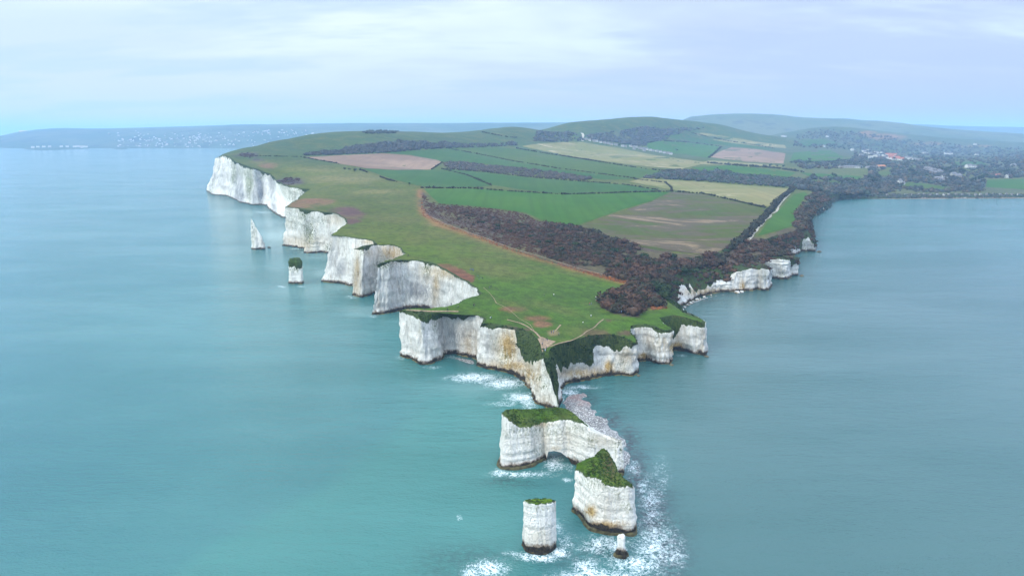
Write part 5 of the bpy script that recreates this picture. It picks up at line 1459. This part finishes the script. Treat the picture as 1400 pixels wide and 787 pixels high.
# single trees that can be told apart
def tree_meshes(k):
    rng = np.random.default_rng(50 + k)
    V, F = [], []
    def limb(p0, p1, r0, r1):
        p0, p1 = np.array(p0, float), np.array(p1, float)
        d = p1 - p0; d /= np.linalg.norm(d); u = np.cross(d, [.3, .9, .2]); u /= np.linalg.norm(u); v_ = np.cross(d, u)
        b0 = len(V)
        for p, r in ((p0, r0), (p1, r1)):
            for a in range(6): V.append(p + r * (u * math.cos(a * 1.047) + v_ * math.sin(a * 1.047)))
        for a in range(6): F.append((b0 + a, b0 + (a + 1) % 6, b0 + 6 + (a + 1) % 6, b0 + 6 + a))
    limb((0, 0, -.3), (.05, .05, 3.2), .38, .24)
    tips = []
    for a in range(6):
        an = a * 1.05 + rng.random() * .6; z0 = 2.2 + rng.random() * 1.4
        tip = np.array([math.cos(an) * 2.3, math.sin(an) * 2.3, z0 + 2.2 + rng.random() * 1.6]); limb((.04, .04, z0), tip, .15, .04); tips.append(tip)
    limb((.05, .05, 3.2), (.2, .1, 7.0), .24, .05); tips.append(np.array([.2, .1, 7.0])); tips.append(np.array([.1, 0, 5.2]))
    tr = mesh_data('tree_trunk', np.array(V), F, M_TRUNK)
    tips = np.array(tips) + rng.normal(0, .3, (len(tips), 3))
    V2, F2, T2 = clump_mesh(tips, np.full((len(tips), 3), 1.55) * rng.uniform(.75, 1.15, (len(tips), 1)), 46, .2, tints(len(tips), [(1, 1, 1), (.75, .9, .85), (1.2, 1.05, .85)], rng), core=.6, rng=rng)
    return tr, mesh_data('tree_crown', V2, F2, [M_WOOD, M_BUSH][k % 2], False, {'Tint': T2})


TREES = [tree_meshes(k) for k in range(4)]


def tree(px, py, s, label, kind, group=None):
    w_ = ground([px], [py])[0]
    root = empty('tree', w_, random.random() * 6.28); root.scale = (s, s, s * (1.0 + .15 * random.random()))
    tag(root, label, 'tree', group)
    for nm, me in zip(('trunk', 'crown'), TREES[kind]):
        o = bpy.data.objects.new(nm, me); COL.objects.link(o); o.parent = root


G_T = 'bare trees in the valley behind the bay'
tx, ty = scatter(VALLEY[0], .0125)
for a, b in zip(tx, ty):
    if a < 1400 and not any(inpoly(fp, np.array([a]), np.array([b]))[0] for _, fp, _ in FIELDS): tree(float(a), float(b), random.uniform(1.0, 1.7), 'bare winter tree in the blue valley wood behind the far bay', 0 if random.random() < .6 else 2, G_T)
G_T2 = 'dark trees in the valley behind the bay'
for a, b in [(1290, 238), (1296, 236), (1300, 240), (1155, 200), (1160, 203), (1140, 246), (1190, 250), (1200, 247), (1195, 255), (1330, 252), (1340, 250), (1345, 246), (1250, 243), (1246, 240), (1315, 240), (1105, 226), (1375, 240)]:
    tree(a, b, random.uniform(1.6, 2.2), 'dark evergreen tree rising above the bare valley wood', 1, G_T2)
G_T3 = 'bushy trees at the cliff corner of the bay'
for a, b in [(1110, 262), (1118, 258), (1126, 262), (1104, 255), (1132, 266), (1140, 264), (1098, 258), (1115, 268), (1122, 272), (1128, 268), (1146, 268), (1112, 276), (1108, 284), (1103, 292)]:
    tree(a, b, random.uniform(1.0, 1.4), 'bushy dark tree crowding the cliff corner where the beach begins', 0, G_T3)
tree(925, 208, 1.5, 'single round tree at the right end of the village row', 1)
tree(847, 201, 1.4, 'round tree in the middle of the village row', 1)
for a, b, lab in [(485, 236, 'lone dark bush tree near the top of the open headland grass'), (560, 254, 'lone small tree left of the bright crop field')]:
    tree(a, b, .55, lab, 1)
G_T4 = 'trees between the stubble field and the brown field'
for a in range(1008, 1080, 9):
    tree(a, 229 + random.random() * 2, random.uniform(1.0, 1.5), 'dark tree in the row below the square brown field', random.choice([0, 1]), G_T4)
# ------------------------------------------------------------------ houses
def house_parts(w, d, h, rh, wall, roof, chimney=True, wins=3):
    """returns [(part name, parent index or None, V, F, mat)] ; gable along x"""
    out = []
    def box(x0, x1, y0, y1, z0, z1):
        V = [(x0, y0, z0), (x1, y0, z0), (x1, y1, z0), (x0, y1, z0), (x0, y0, z1), (x1, y0, z1), (x1, y1, z1), (x0, y1, z1)]
        F = [(0, 3, 2, 1), (4, 5, 6, 7), (0, 1, 5, 4), (1, 2, 6, 5), (2, 3, 7, 6), (3, 0, 4, 7)]
        return V, F
    V, F = box(-w / 2, w / 2, -d / 2, d / 2, -1.5, h)
    V += [(-w / 2, 0, h + rh), (w / 2, 0, h + rh)]
    F = [f for f in F if f != (4, 5, 6, 7)] + [(4, 7, 8), (5, 9, 6)]
    out.append(('wall', None, V, F, wall))
    e = .4; s = rh / (d / 2); dz = .18
    V = []
    for z in (0, .22):
        V += [(-w / 2 - e, -d / 2 - e, h - e * s + dz + z), (w / 2 + e, -d / 2 - e, h - e * s + dz + z), (w / 2 + e, 0, h + rh + dz + z), (-w / 2 - e, 0, h + rh + dz + z), (w / 2 + e, d / 2 + e, h - e * s + dz + z), (-w / 2 - e, d / 2 + e, h - e * s + dz + z)]
    F = [(6, 7, 8, 9), (9, 8, 10, 11), (1, 0, 3, 2), (2, 3, 5, 4), (0, 1, 7, 6), (4, 5, 11, 10), (1, 2, 8, 7), (2, 4, 10, 8), (5, 3, 9, 11), (3, 0, 6, 9)]
    out.append(('roof', None, V, F, roof))
    if chimney:
        V, F = box(w * .28, w * .28 + .9, -.45, .45, h + rh * .5, h + rh + 1.3)
        out.append(('chimney', 1, V, F, M_STONEWALL))
    for k in range(wins):
        x = (k + .5) / wins * w - w / 2
        for z in ([h * .62] if h < 4 else [h * .25, h * .68]):
            V, F = box(x - .6, x + .6, -d / 2 - .06, -d / 2 + .05, z - .55, z + .6)
            out.append(('window', 0, V, F, M_GLASS))
    return out


HC = {}


def house(px, py, label, w=11, d=7, h=5, rh=3, wall=None, roof=None, rz=0.0, group=None, cat='house', name='house', chim=True, wins=3, simple=False):
    wall = wall or M_WHITEWALL; roof = roof or M_GREYROOF
    key = (w, d, h, rh, wall.name, roof.name, chim, wins)
    if key not in HC:
        HC[key] = [(n, p, mesh_data('house_' + n, np.array(V, float), F, m, False)) for n, p, V, F, m in house_parts(w, d, h, rh, wall, roof, chim, wins)]
    g = ground([px], [py])[0]
    root = empty(name, g, rz); tag(root, label, cat, group)
    objs = []
    for n, p, me in HC[key]:
        o = bpy.data.objects.new(n, me); COL.objects.link(o)
        o.parent = root if p is None else objs[p]
        objs.append(o)
    return root


G_V = 'pale houses in the village row at the foot of the down'
vr = [(801, 191.5), (806, 192.5), (812, 193.8), (816, 194), (821, 195.5), (826, 196.2), (831, 197), (836, 198.5), (842, 199), (851, 200.5), (855, 201.2), (862, 200.8), (866, 202), (870, 202), (875, 203.8), (879, 204.5), (884, 205), (889, 206.2), (893, 207), (898, 207.6), (903, 208.6), (908, 209.5), (913, 210.4), (917, 211.2), (867, 204.4), (881, 206.8)]
for k, (a, b) in enumerate(vr):
    house(a, b, 'small pale house in the village row at the foot of the green down', random.choice([9, 11]), 7, 4.2, 2.8, random.choice([M_WHITEWALL, M_STONEWALL, M_STONEWALL]), M_GREYROOF, random.uniform(-.5, .5), G_V)
G_S = 'white houses above the bay'
for a, b in [(1181, 208), (1184, 210), (1187, 207), (1190, 211), (1193, 213), (1196, 216), (1200, 213.5), (1203, 217), (1205, 210), (1208, 214), (1210, 217.5), (1189, 216.5), (1177, 214), (1165, 206), (1198, 209.5)]:
    house(a, b, 'white house in the upper cluster beside the red roofs', random.choice([14, 18]), 10, 6, 3.5, M_WHITEWALL, random.choice([M_GREYROOF, M_STONEWALL]), random.uniform(-.8, .8), G_S)
G_R = 'red roofed houses above the bay'
for a, b in [(1214, 213), (1218, 215.5), (1222, 213.5), (1226, 217.5), (1231, 219.5), (1216, 218.5), (1221, 219)]:
    house(a, b, 'house with a large red tiled roof in the upper cluster', 20, 13, 6, 5, M_WHITEWALL, M_REDROOF, random.uniform(-.5, .5), G_R)
G_M = 'scattered pale houses right of the red roofs'
for a, b in [(1238, 217), (1243, 218), (1249, 219.5), (1256, 220.5), (1263, 210), (1266, 211), (1292, 211), (1297, 211.5), (1300, 211), (1126, 201), (1070, 187), (1073, 187.3), (1131, 187.5), (1335, 213), (1333, 198)]:
    house(a, b, 'pale house scattered among the trees of the upper valley', 16, 10, 6, 3.5, M_WHITEWALL, M_GREYROOF, random.uniform(-.8, .8), G_M)
house(1157, 229.5, 'long low grey building left of the orange roof', 42, 10, 4, 2.5, M_STONEWALL, M_GREYROOF, .05, cat='barn', name='barn', chim=False, wins=6)
house(1171, 229.8, 'second long low grey building, nearest the orange roof', 30, 10, 4, 2.5, M_WHITEWALL, M_GREYROOF, .05, cat='barn', name='barn', chim=False, wins=5)
house(1191, 230.5, 'dark shed beside the orange roofed barn', 30, 12, 4, 3, M_STONEWALL, M_GREYROOF, .05, cat='barn', name='barn', chim=False, wins=4)
house(1204, 230.2, 'barn with a bright orange roof', 22, 13, 5, 4.5, M_STONEWALL, M_ORANGEROOF, .1, cat='barn', name='barn', chim=False, wins=3)
house(1229, 251, 'white house with a steep roof just above the shore wood', 12, 9, 6, 4, M_WHITEWALL, M_GREYROOF, .5)
house(1234, 252, 'low white annex beside the steep roofed white house', 8, 6, 3.5, 2.5, M_WHITEWALL, M_GREYROOF, .2)
G_N = 'stone houses among trees right of the dark evergreens'
for a, b in [(1267, 233), (1271, 234), (1276, 235.5), (1281, 236.5), (1286, 237.5), (1270, 237), (1279, 239), (1303, 241), (1309, 243), (1282, 247), (1286, 249), (1290, 244)]:
    house(a, b, 'stone house among the trees right of the dark evergreens', random.choice([13, 16]), 9, 6, 4, random.choice([M_STONEWALL, M_STONEWALL, M_WHITEWALL]), M_GREYROOF, random.uniform(-.8, .8), G_N)
house(1324, 229.5, 'large white house alone on the right slope', 18, 11, 7, 4, M_WHITEWALL, M_GREYROOF, .3, wins=4)
house(1331, 230, 'white wing beside the large white house on the right slope', 14, 9, 6, 3.5, M_WHITEWALL, M_GREYROOF, -.2)
house(1361, 241.5, 'long white bungalow with a red roof near the shore field', 26, 9, 4, 3, M_WHITEWALL, M_REDROOF, .05, wins=6)
house(1385, 228, 'pale house at the right edge of the wood', 16, 9, 6, 3.5, M_STONEWALL, M_GREYROOF, .3)
house(1377, 243, 'small pale house right of the long white bungalow', 11, 8, 5, 3, M_WHITEWALL, M_GREYROOF, .6)
G_H = 'beach huts behind the far beach'
for k in range(22):
    a = 1212 + k * 8.6 + random.uniform(-1.2, 1.2)
    house(a, 267.2 + random.uniform(-.5, .4) - (a - 1212) * .004, 'tiny pale beach hut behind the far beach', 3, 2.8, 2.3, 1.1, random.choice([M_WHITEWALL, M_WHITEWALL, M_STONEWALL]), M_GREYROOF, random.uniform(-.2, .2), G_H, 'beach hut', 'beach_hut', False, 1)

# the far town across the bay: one small mesh each, too far to show parts
def tiny_house_mesh(k):
    w, d, h, rh = [(14, 9, 6, 4), (22, 10, 8, 4), (30, 12, 10, 3), (11, 9, 6, 4)][k]
    ps = house_parts(w, d, h, rh, M_WHITEWALL, [M_GREYROOF, M_STONEWALL, M_WHITEWALL, M_REDROOF][k], False, 0)
    V, F, mi = [], [], []
    for i, (n, p, v, f, m) in enumerate(ps):
        b = len(V); V += v; F += [tuple(q + b for q in ff) for ff in f]; mi += [i] * len(f)
    return mesh_data('town_house', np.array(V, float), F, [M_STONEWALL if k in (0, 2) else ps[0][4], ps[1][4]], False, None, mi)


TH = [tiny_house_mesh(k) for k in range(4)]
hill = next(o for o in bpy.data.objects if o.name == 'hills')
hv = np.zeros(len(hill.data.vertices) * 3, np.float32); hill.data.vertices.foreach_get('co', hv); hv = hv.reshape(26, 260, 3)
hpx, hpy = proj(hv[..., 0], hv[..., 1], hv[..., 2])
G_F = 'houses of the far town across the bay'
cnt = 0
cand = [(RNG.uniform(140, 430), RNG.uniform(177, 203)) for _ in range(900)]
for a, b in cand:
    wgt = math.exp(-((a - 250) / 90) ** 2 - ((b - 192) / 8) ** 2) + .8 * math.exp(-((a - 390) / 40) ** 2 - ((b - 180) / 5) ** 2) + .5 * math.exp(-((b - 201) / 1.5) ** 2 - ((a - 215) / 70) ** 2)
    if random.random() > wgt: continue
    j = np.abs(hpx[5] - a).argmin()
    col = hpy[:13, j]
    i = int(np.abs(col - b).argmin())
    if abs(col[i] - b) > 4 or i < 1: continue
    i2 = min(max(i + (1 if (b < col[i]) else -1), 0), 25)
    f_ = float(np.clip((b - col[i]) / (col[i2] - col[i] + 1e-6), 0, 1)); j2 = min(j + 1, 259); g_ = random.random()
    p = (hv[i, j] * (1 - f_) + hv[i2, j] * f_) * (1 - g_) + (hv[i, j2] * (1 - f_) + hv[i2, j2] * f_) * g_
    if p[2] < 2: continue
    o = bpy.data.objects.new('town_house', TH[random.choice([0, 0, 1, 1, 2, 3])]); COL.objects.link(o)
    o.location = p + np.array([0, 0, -.5]); o.rotation_euler = (0, 0, random.random() * 3.1); o.scale = (random.uniform(.55, .8),) * 3
    tag(o, 'tiny pale house of the far town across the bay', 'house', G_F)
    cnt += 1
    if cnt >= 240: break
G_P = 'buildings on the low spit'
for a, b in [(45, 202), (52, 201.5), (60, 201.2), (68, 201), (84, 201), (92, 201), (102, 201.2), (106, 200.8), (110, 201), (114, 201), (118, 201.5), (112, 202)]:
    o = bpy.data.objects.new('town_house', TH[1]); COL.objects.link(o)
    p = P(a, b, 12.0); o.location = p; o.scale = (.9,) * 3
    tag(o, 'small pale building on the low spit before the far town', 'house', G_P)

# ------------------------------------------------------------------ people
def body_mesh(pose):
    """one continuous skinned figure; feet at z = 0"""
    bm = bmesh.new(); sk = bm.verts.layers.skin.verify()
    def v(co, r):
        w_ = bm.verts.new(co); w_[sk].radius = (r, r) if not isinstance(r, tuple) else r
        return w_
    def chain(a, pts):
        for co, r in pts:
            b = v(co, r); bm.edges.new((a, b)); a = b
        return a
    st = .24 if pose == 'walk' else .03
    pel = v((0, 0, .95), (.15, .11)); pel[sk].use_root = True
    chest = chain(pel, [((0, 0, 1.12), (.14, .105)), ((0, .01, 1.32), (.18, .12)), ((0, .01, 1.42), (.15, .10))])
    neck = chain(chest, [((0, 0, 1.50), .058), ((0, -.01, 1.58), .085), ((0, -.015, 1.67), .10), ((0, -.01, 1.74), .065)])
    for s in (-1, 1):
        f = s * st
        chain(pel, [((s * .10, 0, .88), .10), ((s * .11, -f * .6, .50), .065), ((s * .11, -f * .2 if f < 0 else -f, .10), .045), ((s * .115, (-f * .2 if f < 0 else -f) - .05, .045), .045), ((s * .12, (-f * .2 if f < 0 else -f) - .15, .035), .035)])
        sh_ = chain(chest, [((s * .19, .01, 1.40), .075), ((s * .25, f * .4 + .02, 1.14), .052)])
        bent = pose == 'stand' and s == 1
        wr = chain(sh_, [((s * .25, f * .9 - (.20 if bent else .04), .90 if not bent else 1.12), .036)])
        dv = np.array((0, -.1, -.9)) if not bent else np.array((-.3, -.7, .2))
        dv = dv / np.linalg.norm(dv); base = np.array(wr.co[:])
        palm = chain(wr, [(tuple(base + dv * .06), .035)])
        for q in range(4):
            off = np.array((0, (q - 1.5) * .019, 0)); L = (.065, .08, .075, .055)[q]
            chain(palm, [(tuple(base + dv * .105 + off), .010), (tuple(base + dv * (.105 + L * .5) + off + [-s * .012, 0, 0]), .009), (tuple(base + dv * (.105 + L) + off + [-s * .035, 0, 0]), .008)])
        chain(palm, [(tuple(base + dv * .05 + [0, -.045, 0]), .011), (tuple(base + dv * .09 + [-s * .01, -.06, 0]), .009)])
    me = bpy.data.meshes.new('body'); bm.to_mesh(me); bm.free()
    o = bpy.data.objects.new('tmp_body', me); COL.objects.link(o)
    o.modifiers.new('skin', 'SKIN').use_smooth_shade = True
    o.modifiers.new('sub', 'SUBSURF').levels = 1
    dg = bpy.context.evaluated_depsgraph_get()
    m2 = bpy.data.meshes.new_from_object(o.evaluated_get(dg))
    bpy.data.objects.remove(o)
    V = np.array([w_.co[:] for w_ in m2.vertices])
    V[:, 2] -= V[:, 2].min()
    # a face: brow, nose and chin pulled out of the front of the head
    for i, c in enumerate(V):
        if c[2] > 1.54 and c[1] < -.06 and abs(c[0]) < .035:
            V[i, 1] -= .018 * math.exp(-((c[2] - 1.635) / .025) ** 2) + .008 * math.exp(-((c[2] - 1.57) / .02) ** 2)
    F = [tuple(p.vertices) for p in m2.polygons]
    mi = []
    for f in F:
        c = V[list(f)].mean(0)
        ax = abs(c[0])
        hand = ax > .2 and ((c[2] < .90) or (pose == 'stand' and c[0] > .1 and c[1] < -.2 and ax > .15))
        if c[2] > 1.515 or hand: mi.append(2)
        elif c[2] < .08: mi.append(3)
        elif c[2] > .93 or ax > .2: mi.append(0)
        else: mi.append(1)
    bpy.data.meshes.remove(m2)
    return V, F, mi


def hair_mesh():
    bm = bmesh.new(); bmesh.ops.create_uvsphere(bm, u_segments=16, v_segments=10, radius=.112)
    V = np.array([w_.co[:] for w_ in bm.verts]); F = [tuple(w_.index for w_ in f.verts) for f in bm.faces]; bm.free()
    F = [f for f in F if V[list(f)].mean(0)[2] > -.02 or (V[list(f)].mean(0)[1] > .02 and V[list(f)].mean(0)[2] > -.09)]
    V = V * [.98, 1.08, 1.1] + [0, .012, 1.675]
    return V, F


JACKETS = {'black': plain('black_jacket', (.02, .02, .022)), 'blue': plain('blue_jacket', (.04, .10, .30)), 'white': plain('white_jacket', (.75, .74, .72)), 'red': plain('red_jacket', (.35, .04, .03)), 'grey': plain('grey_jacket', (.16, .16, .17)), 'pale blue': plain('pale_blue_jacket', (.30, .45, .65))}
TROUSERS = {'dark': plain('dark_trousers', (.025, .027, .035)), 'denim': plain('denim', (.06, .09, .16))}
M_SHOE = plain('shoe', (.03, .025, .02))
BODY = {p: body_mesh(p) for p in ('stand', 'walk')}
HAIR = mesh_data('hair', *hair_mesh(), M_HAIR)
PM = {}


def person(px, py, jacket, label, group=None, pose='stand', rz=None):
    tr = random.choice(list(TROUSERS))
    key = (pose, jacket, tr)
    if key not in PM:
        V, F, mi = BODY[pose]
        PM[key] = mesh_data('person_body', V, F, [JACKETS[jacket], TROUSERS[tr], M_SKIN, M_SHOE], True, None, mi)
    g = ground([px], [py])[0]
    o = bpy.data.objects.new('person', PM[key]); COL.objects.link(o)
    # stand on the visible ground surface
    o.location = (g[0], g[1], g[2] + .12)
    s = random.uniform(.96, 1.06)
    o.scale = (s, s, s); o.rotation_euler = (0, 0, random.uniform(0, 6.28) if rz is None else rz)
    h = bpy.data.objects.new('hair', HAIR); COL.objects.link(h); h.parent = o
    tag(o, label, 'person', group)


G_W = 'walkers on the headland'
def crowd(lst, jackets, label, group, pose='stand'):
    for k, (a, b) in enumerate(lst):
        person(a, b, jackets[k % len(jackets)], label, group, pose if k % 3 else 'walk')


crowd([(741, 466), (743.5, 467), (746.5, 465.5), (748.5, 466.5)], ['black'], 'person in dark clothes in the cluster on the bare earth tip', 'people on the bare earth tip')
crowd([(741.5, 472.5), (743.5, 479), (747, 478.5)], ['grey'], 'person in grey standing at the very end of the bare earth', 'people at the very end of the bare earth')
person(745.3, 481.5, 'pale blue', 'person in pale blue lowest down at the end of the bare earth')
person(754, 456.5, 'black', 'person in black just above the bare earth, left one of the pair')
person(756.8, 456, 'blue', 'person in blue just above the bare earth, right one of the pair')
person(764, 459, 'grey', 'person in grey alone on the grass right of the bare earth')
crowd([(560.5, 424.5), (580, 424.5), (612, 425.2)], ['black'], 'person in dark clothes walking on the pale ridge path', 'walkers on the ridge path', 'walk')
person(617, 418.5, 'black', 'person in black on the grass at the foot of the broad cliff wall', pose='walk')
person(626.5, 421, 'grey', 'person in grey on the grass just right of the broad cliff wall')
crowd([(647.5, 419.5), (649.3, 419)], ['black'], 'one of two dark figures side by side above the white headland block', 'two figures above the white headland block')
person(670.3, 437, 'white', 'person in white at the cliff edge above the ochre face')
person(671.8, 436.6, 'blue', 'person in blue beside the white figure at the cliff edge')
crowd([(557, 350.5), (558.5, 350)], ['black'], 'one of two dark figures at the inner end of the narrow bay', 'two figures at the inner end of the narrow bay')
crowd([(643, 370), (645.5, 370.5), (647, 371.3)], ['blue'], 'one of three blue figures above the brown bank', 'three blue figures above the brown bank')
crowd([(653.5, 378.5), (655, 382.5), (657.5, 381.5), (660, 382)], ['black', 'black'], 'person in black in the loose group right of the brown bank', 'loose group right of the brown bank')
crowd([(669.5, 394), (671.5, 393)], ['black'], 'one of two dark figures below the loose group on the grass', 'two figures below the loose group')
person(744, 405.5, 'black', 'person in black alone in the middle of the green sward')
person(757, 405, 'white', 'person in white alone in the middle of the green sward')
person(814.6, 408.5, 'white', 'person in white beside the earth path at the scrub')
person(797, 443.5, 'white', 'person in white on the grass near the north rim')
person(808, 434, 'white', 'person in white on the grass, left of the thin north path')
person(806, 417.5, 'red', 'person in red on the grass below the earth path')
person(808.3, 417, 'grey', 'person in grey beside the red figure below the earth path')
crowd([(847.5, 428.5), (849.6, 428.3)], ['pale blue'], 'one of two pale figures at the lower corner of the scrub', 'two pale figures at the corner of the scrub')
crowd([(838.5, 397.5), (841.5, 397)], ['black'], 'dark figure walking up the earth path along the scrub', 'walkers on the earth path', 'walk')
person(850.5, 395.5, 'red', 'person in red on the earth path along the scrub')
crowd([(866, 389.5), (868.5, 389)], ['black'], 'dark figure at the top of the earth path in the scrub', 'figures at the top of the earth path')
person(510, 307, 'black', 'dark figure on the upper green sward, left one of the pair')
person(517, 308.5, 'black', 'dark figure on the upper green sward, right one of the pair')
person(1052, 301, 'black', 'dark figure on the green strip beside the white track, left one')
person(1055, 300.5, 'black', 'dark figure on the green strip beside the white track, right one')
# ------------------------------------------------------------------ camera, light, air
cam = bpy.data.cameras.new('camera')
cam.sensor_width = 36.0
cam.lens = 36.0 * FPX / 1400.0
cam.clip_start = 1.0
cam.clip_end = 90000.0
co = bpy.data.objects.new('camera', cam)
COL.objects.link(co)
co.location = (0, 0, CAMZ)
co.rotation_euler = (math.pi / 2 - PITCH, 0, 0)
SC.camera = co

SUN_EL, SUN_AZ = math.radians(32), math.radians(-132)      # azimuth from +Y, clockwise positive: the sun stands to the left
sd = bpy.data.lights.new('sun', 'SUN')
sd.energy = 1.5
sd.angle = math.radians(14)
sd.color = (1.0, .95, .86)
so = bpy.data.objects.new('sun', sd)
COL.objects.link(so)
to_sun = Vector((math.sin(SUN_AZ) * math.cos(SUN_EL), math.cos(SUN_AZ) * math.cos(SUN_EL), math.sin(SUN_EL)))
so.rotation_euler = to_sun.to_track_quat('Z', 'Y').to_euler()

w = bpy.data.worlds.new('World')
SC.world = w
w.use_nodes = True
t = NT.__new__(NT)
t.t = w.node_tree
t.t.nodes.clear()
wout = t.n('ShaderNodeOutputWorld')
bg = t.n('ShaderNodeBackground')
sky = t.n('ShaderNodeTexSky')
sky.sky_type = 'NISHITA'
sky.sun_disc = False
sky.sun_elevation = SUN_EL
sky.sun_rotation = SUN_AZ
sky.air_density = 1.0
sky.dust_density = 2.0
gen = t.n('ShaderNodeTexCoord').outputs['Generated']
sx = t.n('ShaderNodeSeparateXYZ'); t.l(gen, sx.inputs[0])
el = sx.outputs[2]
# overcast layer: cloud texture on a flat ceiling
pl = t.n('ShaderNodeVectorMath', operation='DIVIDE')
dz = t.math('ADD', t.math('MAXIMUM', el, 0.0), .16)
cb = t.n('ShaderNodeCombineXYZ')
t.l(dz, cb.inputs[0]); t.l(dz, cb.inputs[1]); cb.inputs[2].default_value = 1.0
t.l(gen, pl.inputs[0]); t.l(cb.outputs[0], pl.inputs[1])
n1 = t.noise(1.0, 4, .5, (.55, .85, .5), (0, 0, .3), dist=.3, vec=pl.outputs[0])
n2 = t.noise(1.0, 5, .6, (.45, 1.0, .5), (0, 0, -.2), vec=pl.outputs[0])
side = t.ss(sx.outputs[0], -.62, .62)
cl = t.mix(side, (5.3, 6.5, 7.1), (4.5, 5.2, 6.6))
# greyer lavender bank low down, brighter overhead
lowb = t.mix(side, (5.5, 6.2, 6.9), (3.8, 4.35, 6.4))
cl = t.mix(t.ss(el, .015, .20), lowb, cl)
bright = t.mix(side, (7.0, 7.8, 8.1), (5.9, 7.0, 7.7))
cl = t.mix(t.math('MULTIPLY', t.ss(n1, .44, .62), t.math('MULTIPLY', t.ss(el, .03, .14), .95)), cl, bright)
cl = t.mix(t.math('MULTIPLY', t.ss(n2, .47, .60), .85), cl, t.mix(side, (4.6, 5.9, 7.1), (3.8, 4.5, 6.5)))
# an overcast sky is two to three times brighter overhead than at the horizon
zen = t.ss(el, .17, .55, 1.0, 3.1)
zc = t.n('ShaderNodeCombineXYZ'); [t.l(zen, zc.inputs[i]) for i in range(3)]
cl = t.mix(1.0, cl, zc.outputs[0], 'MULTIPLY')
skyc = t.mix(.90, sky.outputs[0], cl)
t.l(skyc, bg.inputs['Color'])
bg.inputs['Strength'].default_value = .1
t.l(bg.outputs[0], wout.inputs['Surface'])

# sea haze: one even box of air
HZ = 600.0
bm = bmesh.new()
bmesh.ops.create_cube(bm, size=1.0)
me = bpy.data.meshes.new('haze'); bm.to_mesh(me); bm.free()
hz = bpy.data.objects.new('haze', me)
COL.objects.link(hz)
zb, zt = -6.0, 330.0
hz.scale = (130000, 130000, zt - zb)
hz.location = (0, 40000, (zt + zb) / 2)
hm = bpy.data.materials.new('haze')
hm.use_nodes = True
hm.node_tree.nodes.clear()
ho = hm.node_tree.nodes.new('ShaderNodeOutputMaterial')
pv = hm.node_tree.nodes.new('ShaderNodeVolumePrincipled')
pv.inputs['Color'].default_value = (.42, .66, 1.0, 1)
pv.inputs['Density'].default_value = 1.0e-4
pv.inputs['Anisotropy'].default_value = 0.0
hm.node_tree.links.new(pv.outputs[0], ho.inputs['Volume'])
me.materials.append(hm)
tag(hz, 'thin blue sea haze over the whole view', 'haze', kind='stuff')

SC.view_settings.view_transform = 'Standard'
SC.view_settings.look = 'None'
SC.view_settings.exposure = 0.53
SC.view_settings.gamma = 1.0
SC.view_settings.use_curve_mapping = False
SC.cycles.use_denoising = True
SC.cycles.volume_bounces = 3
SC.cycles.max_bounces = 5
SC.cycles.diffuse_bounces = 2
SC.cycles.glossy_bounces = 2
SC.cycles.transparent_max_bounces = 8
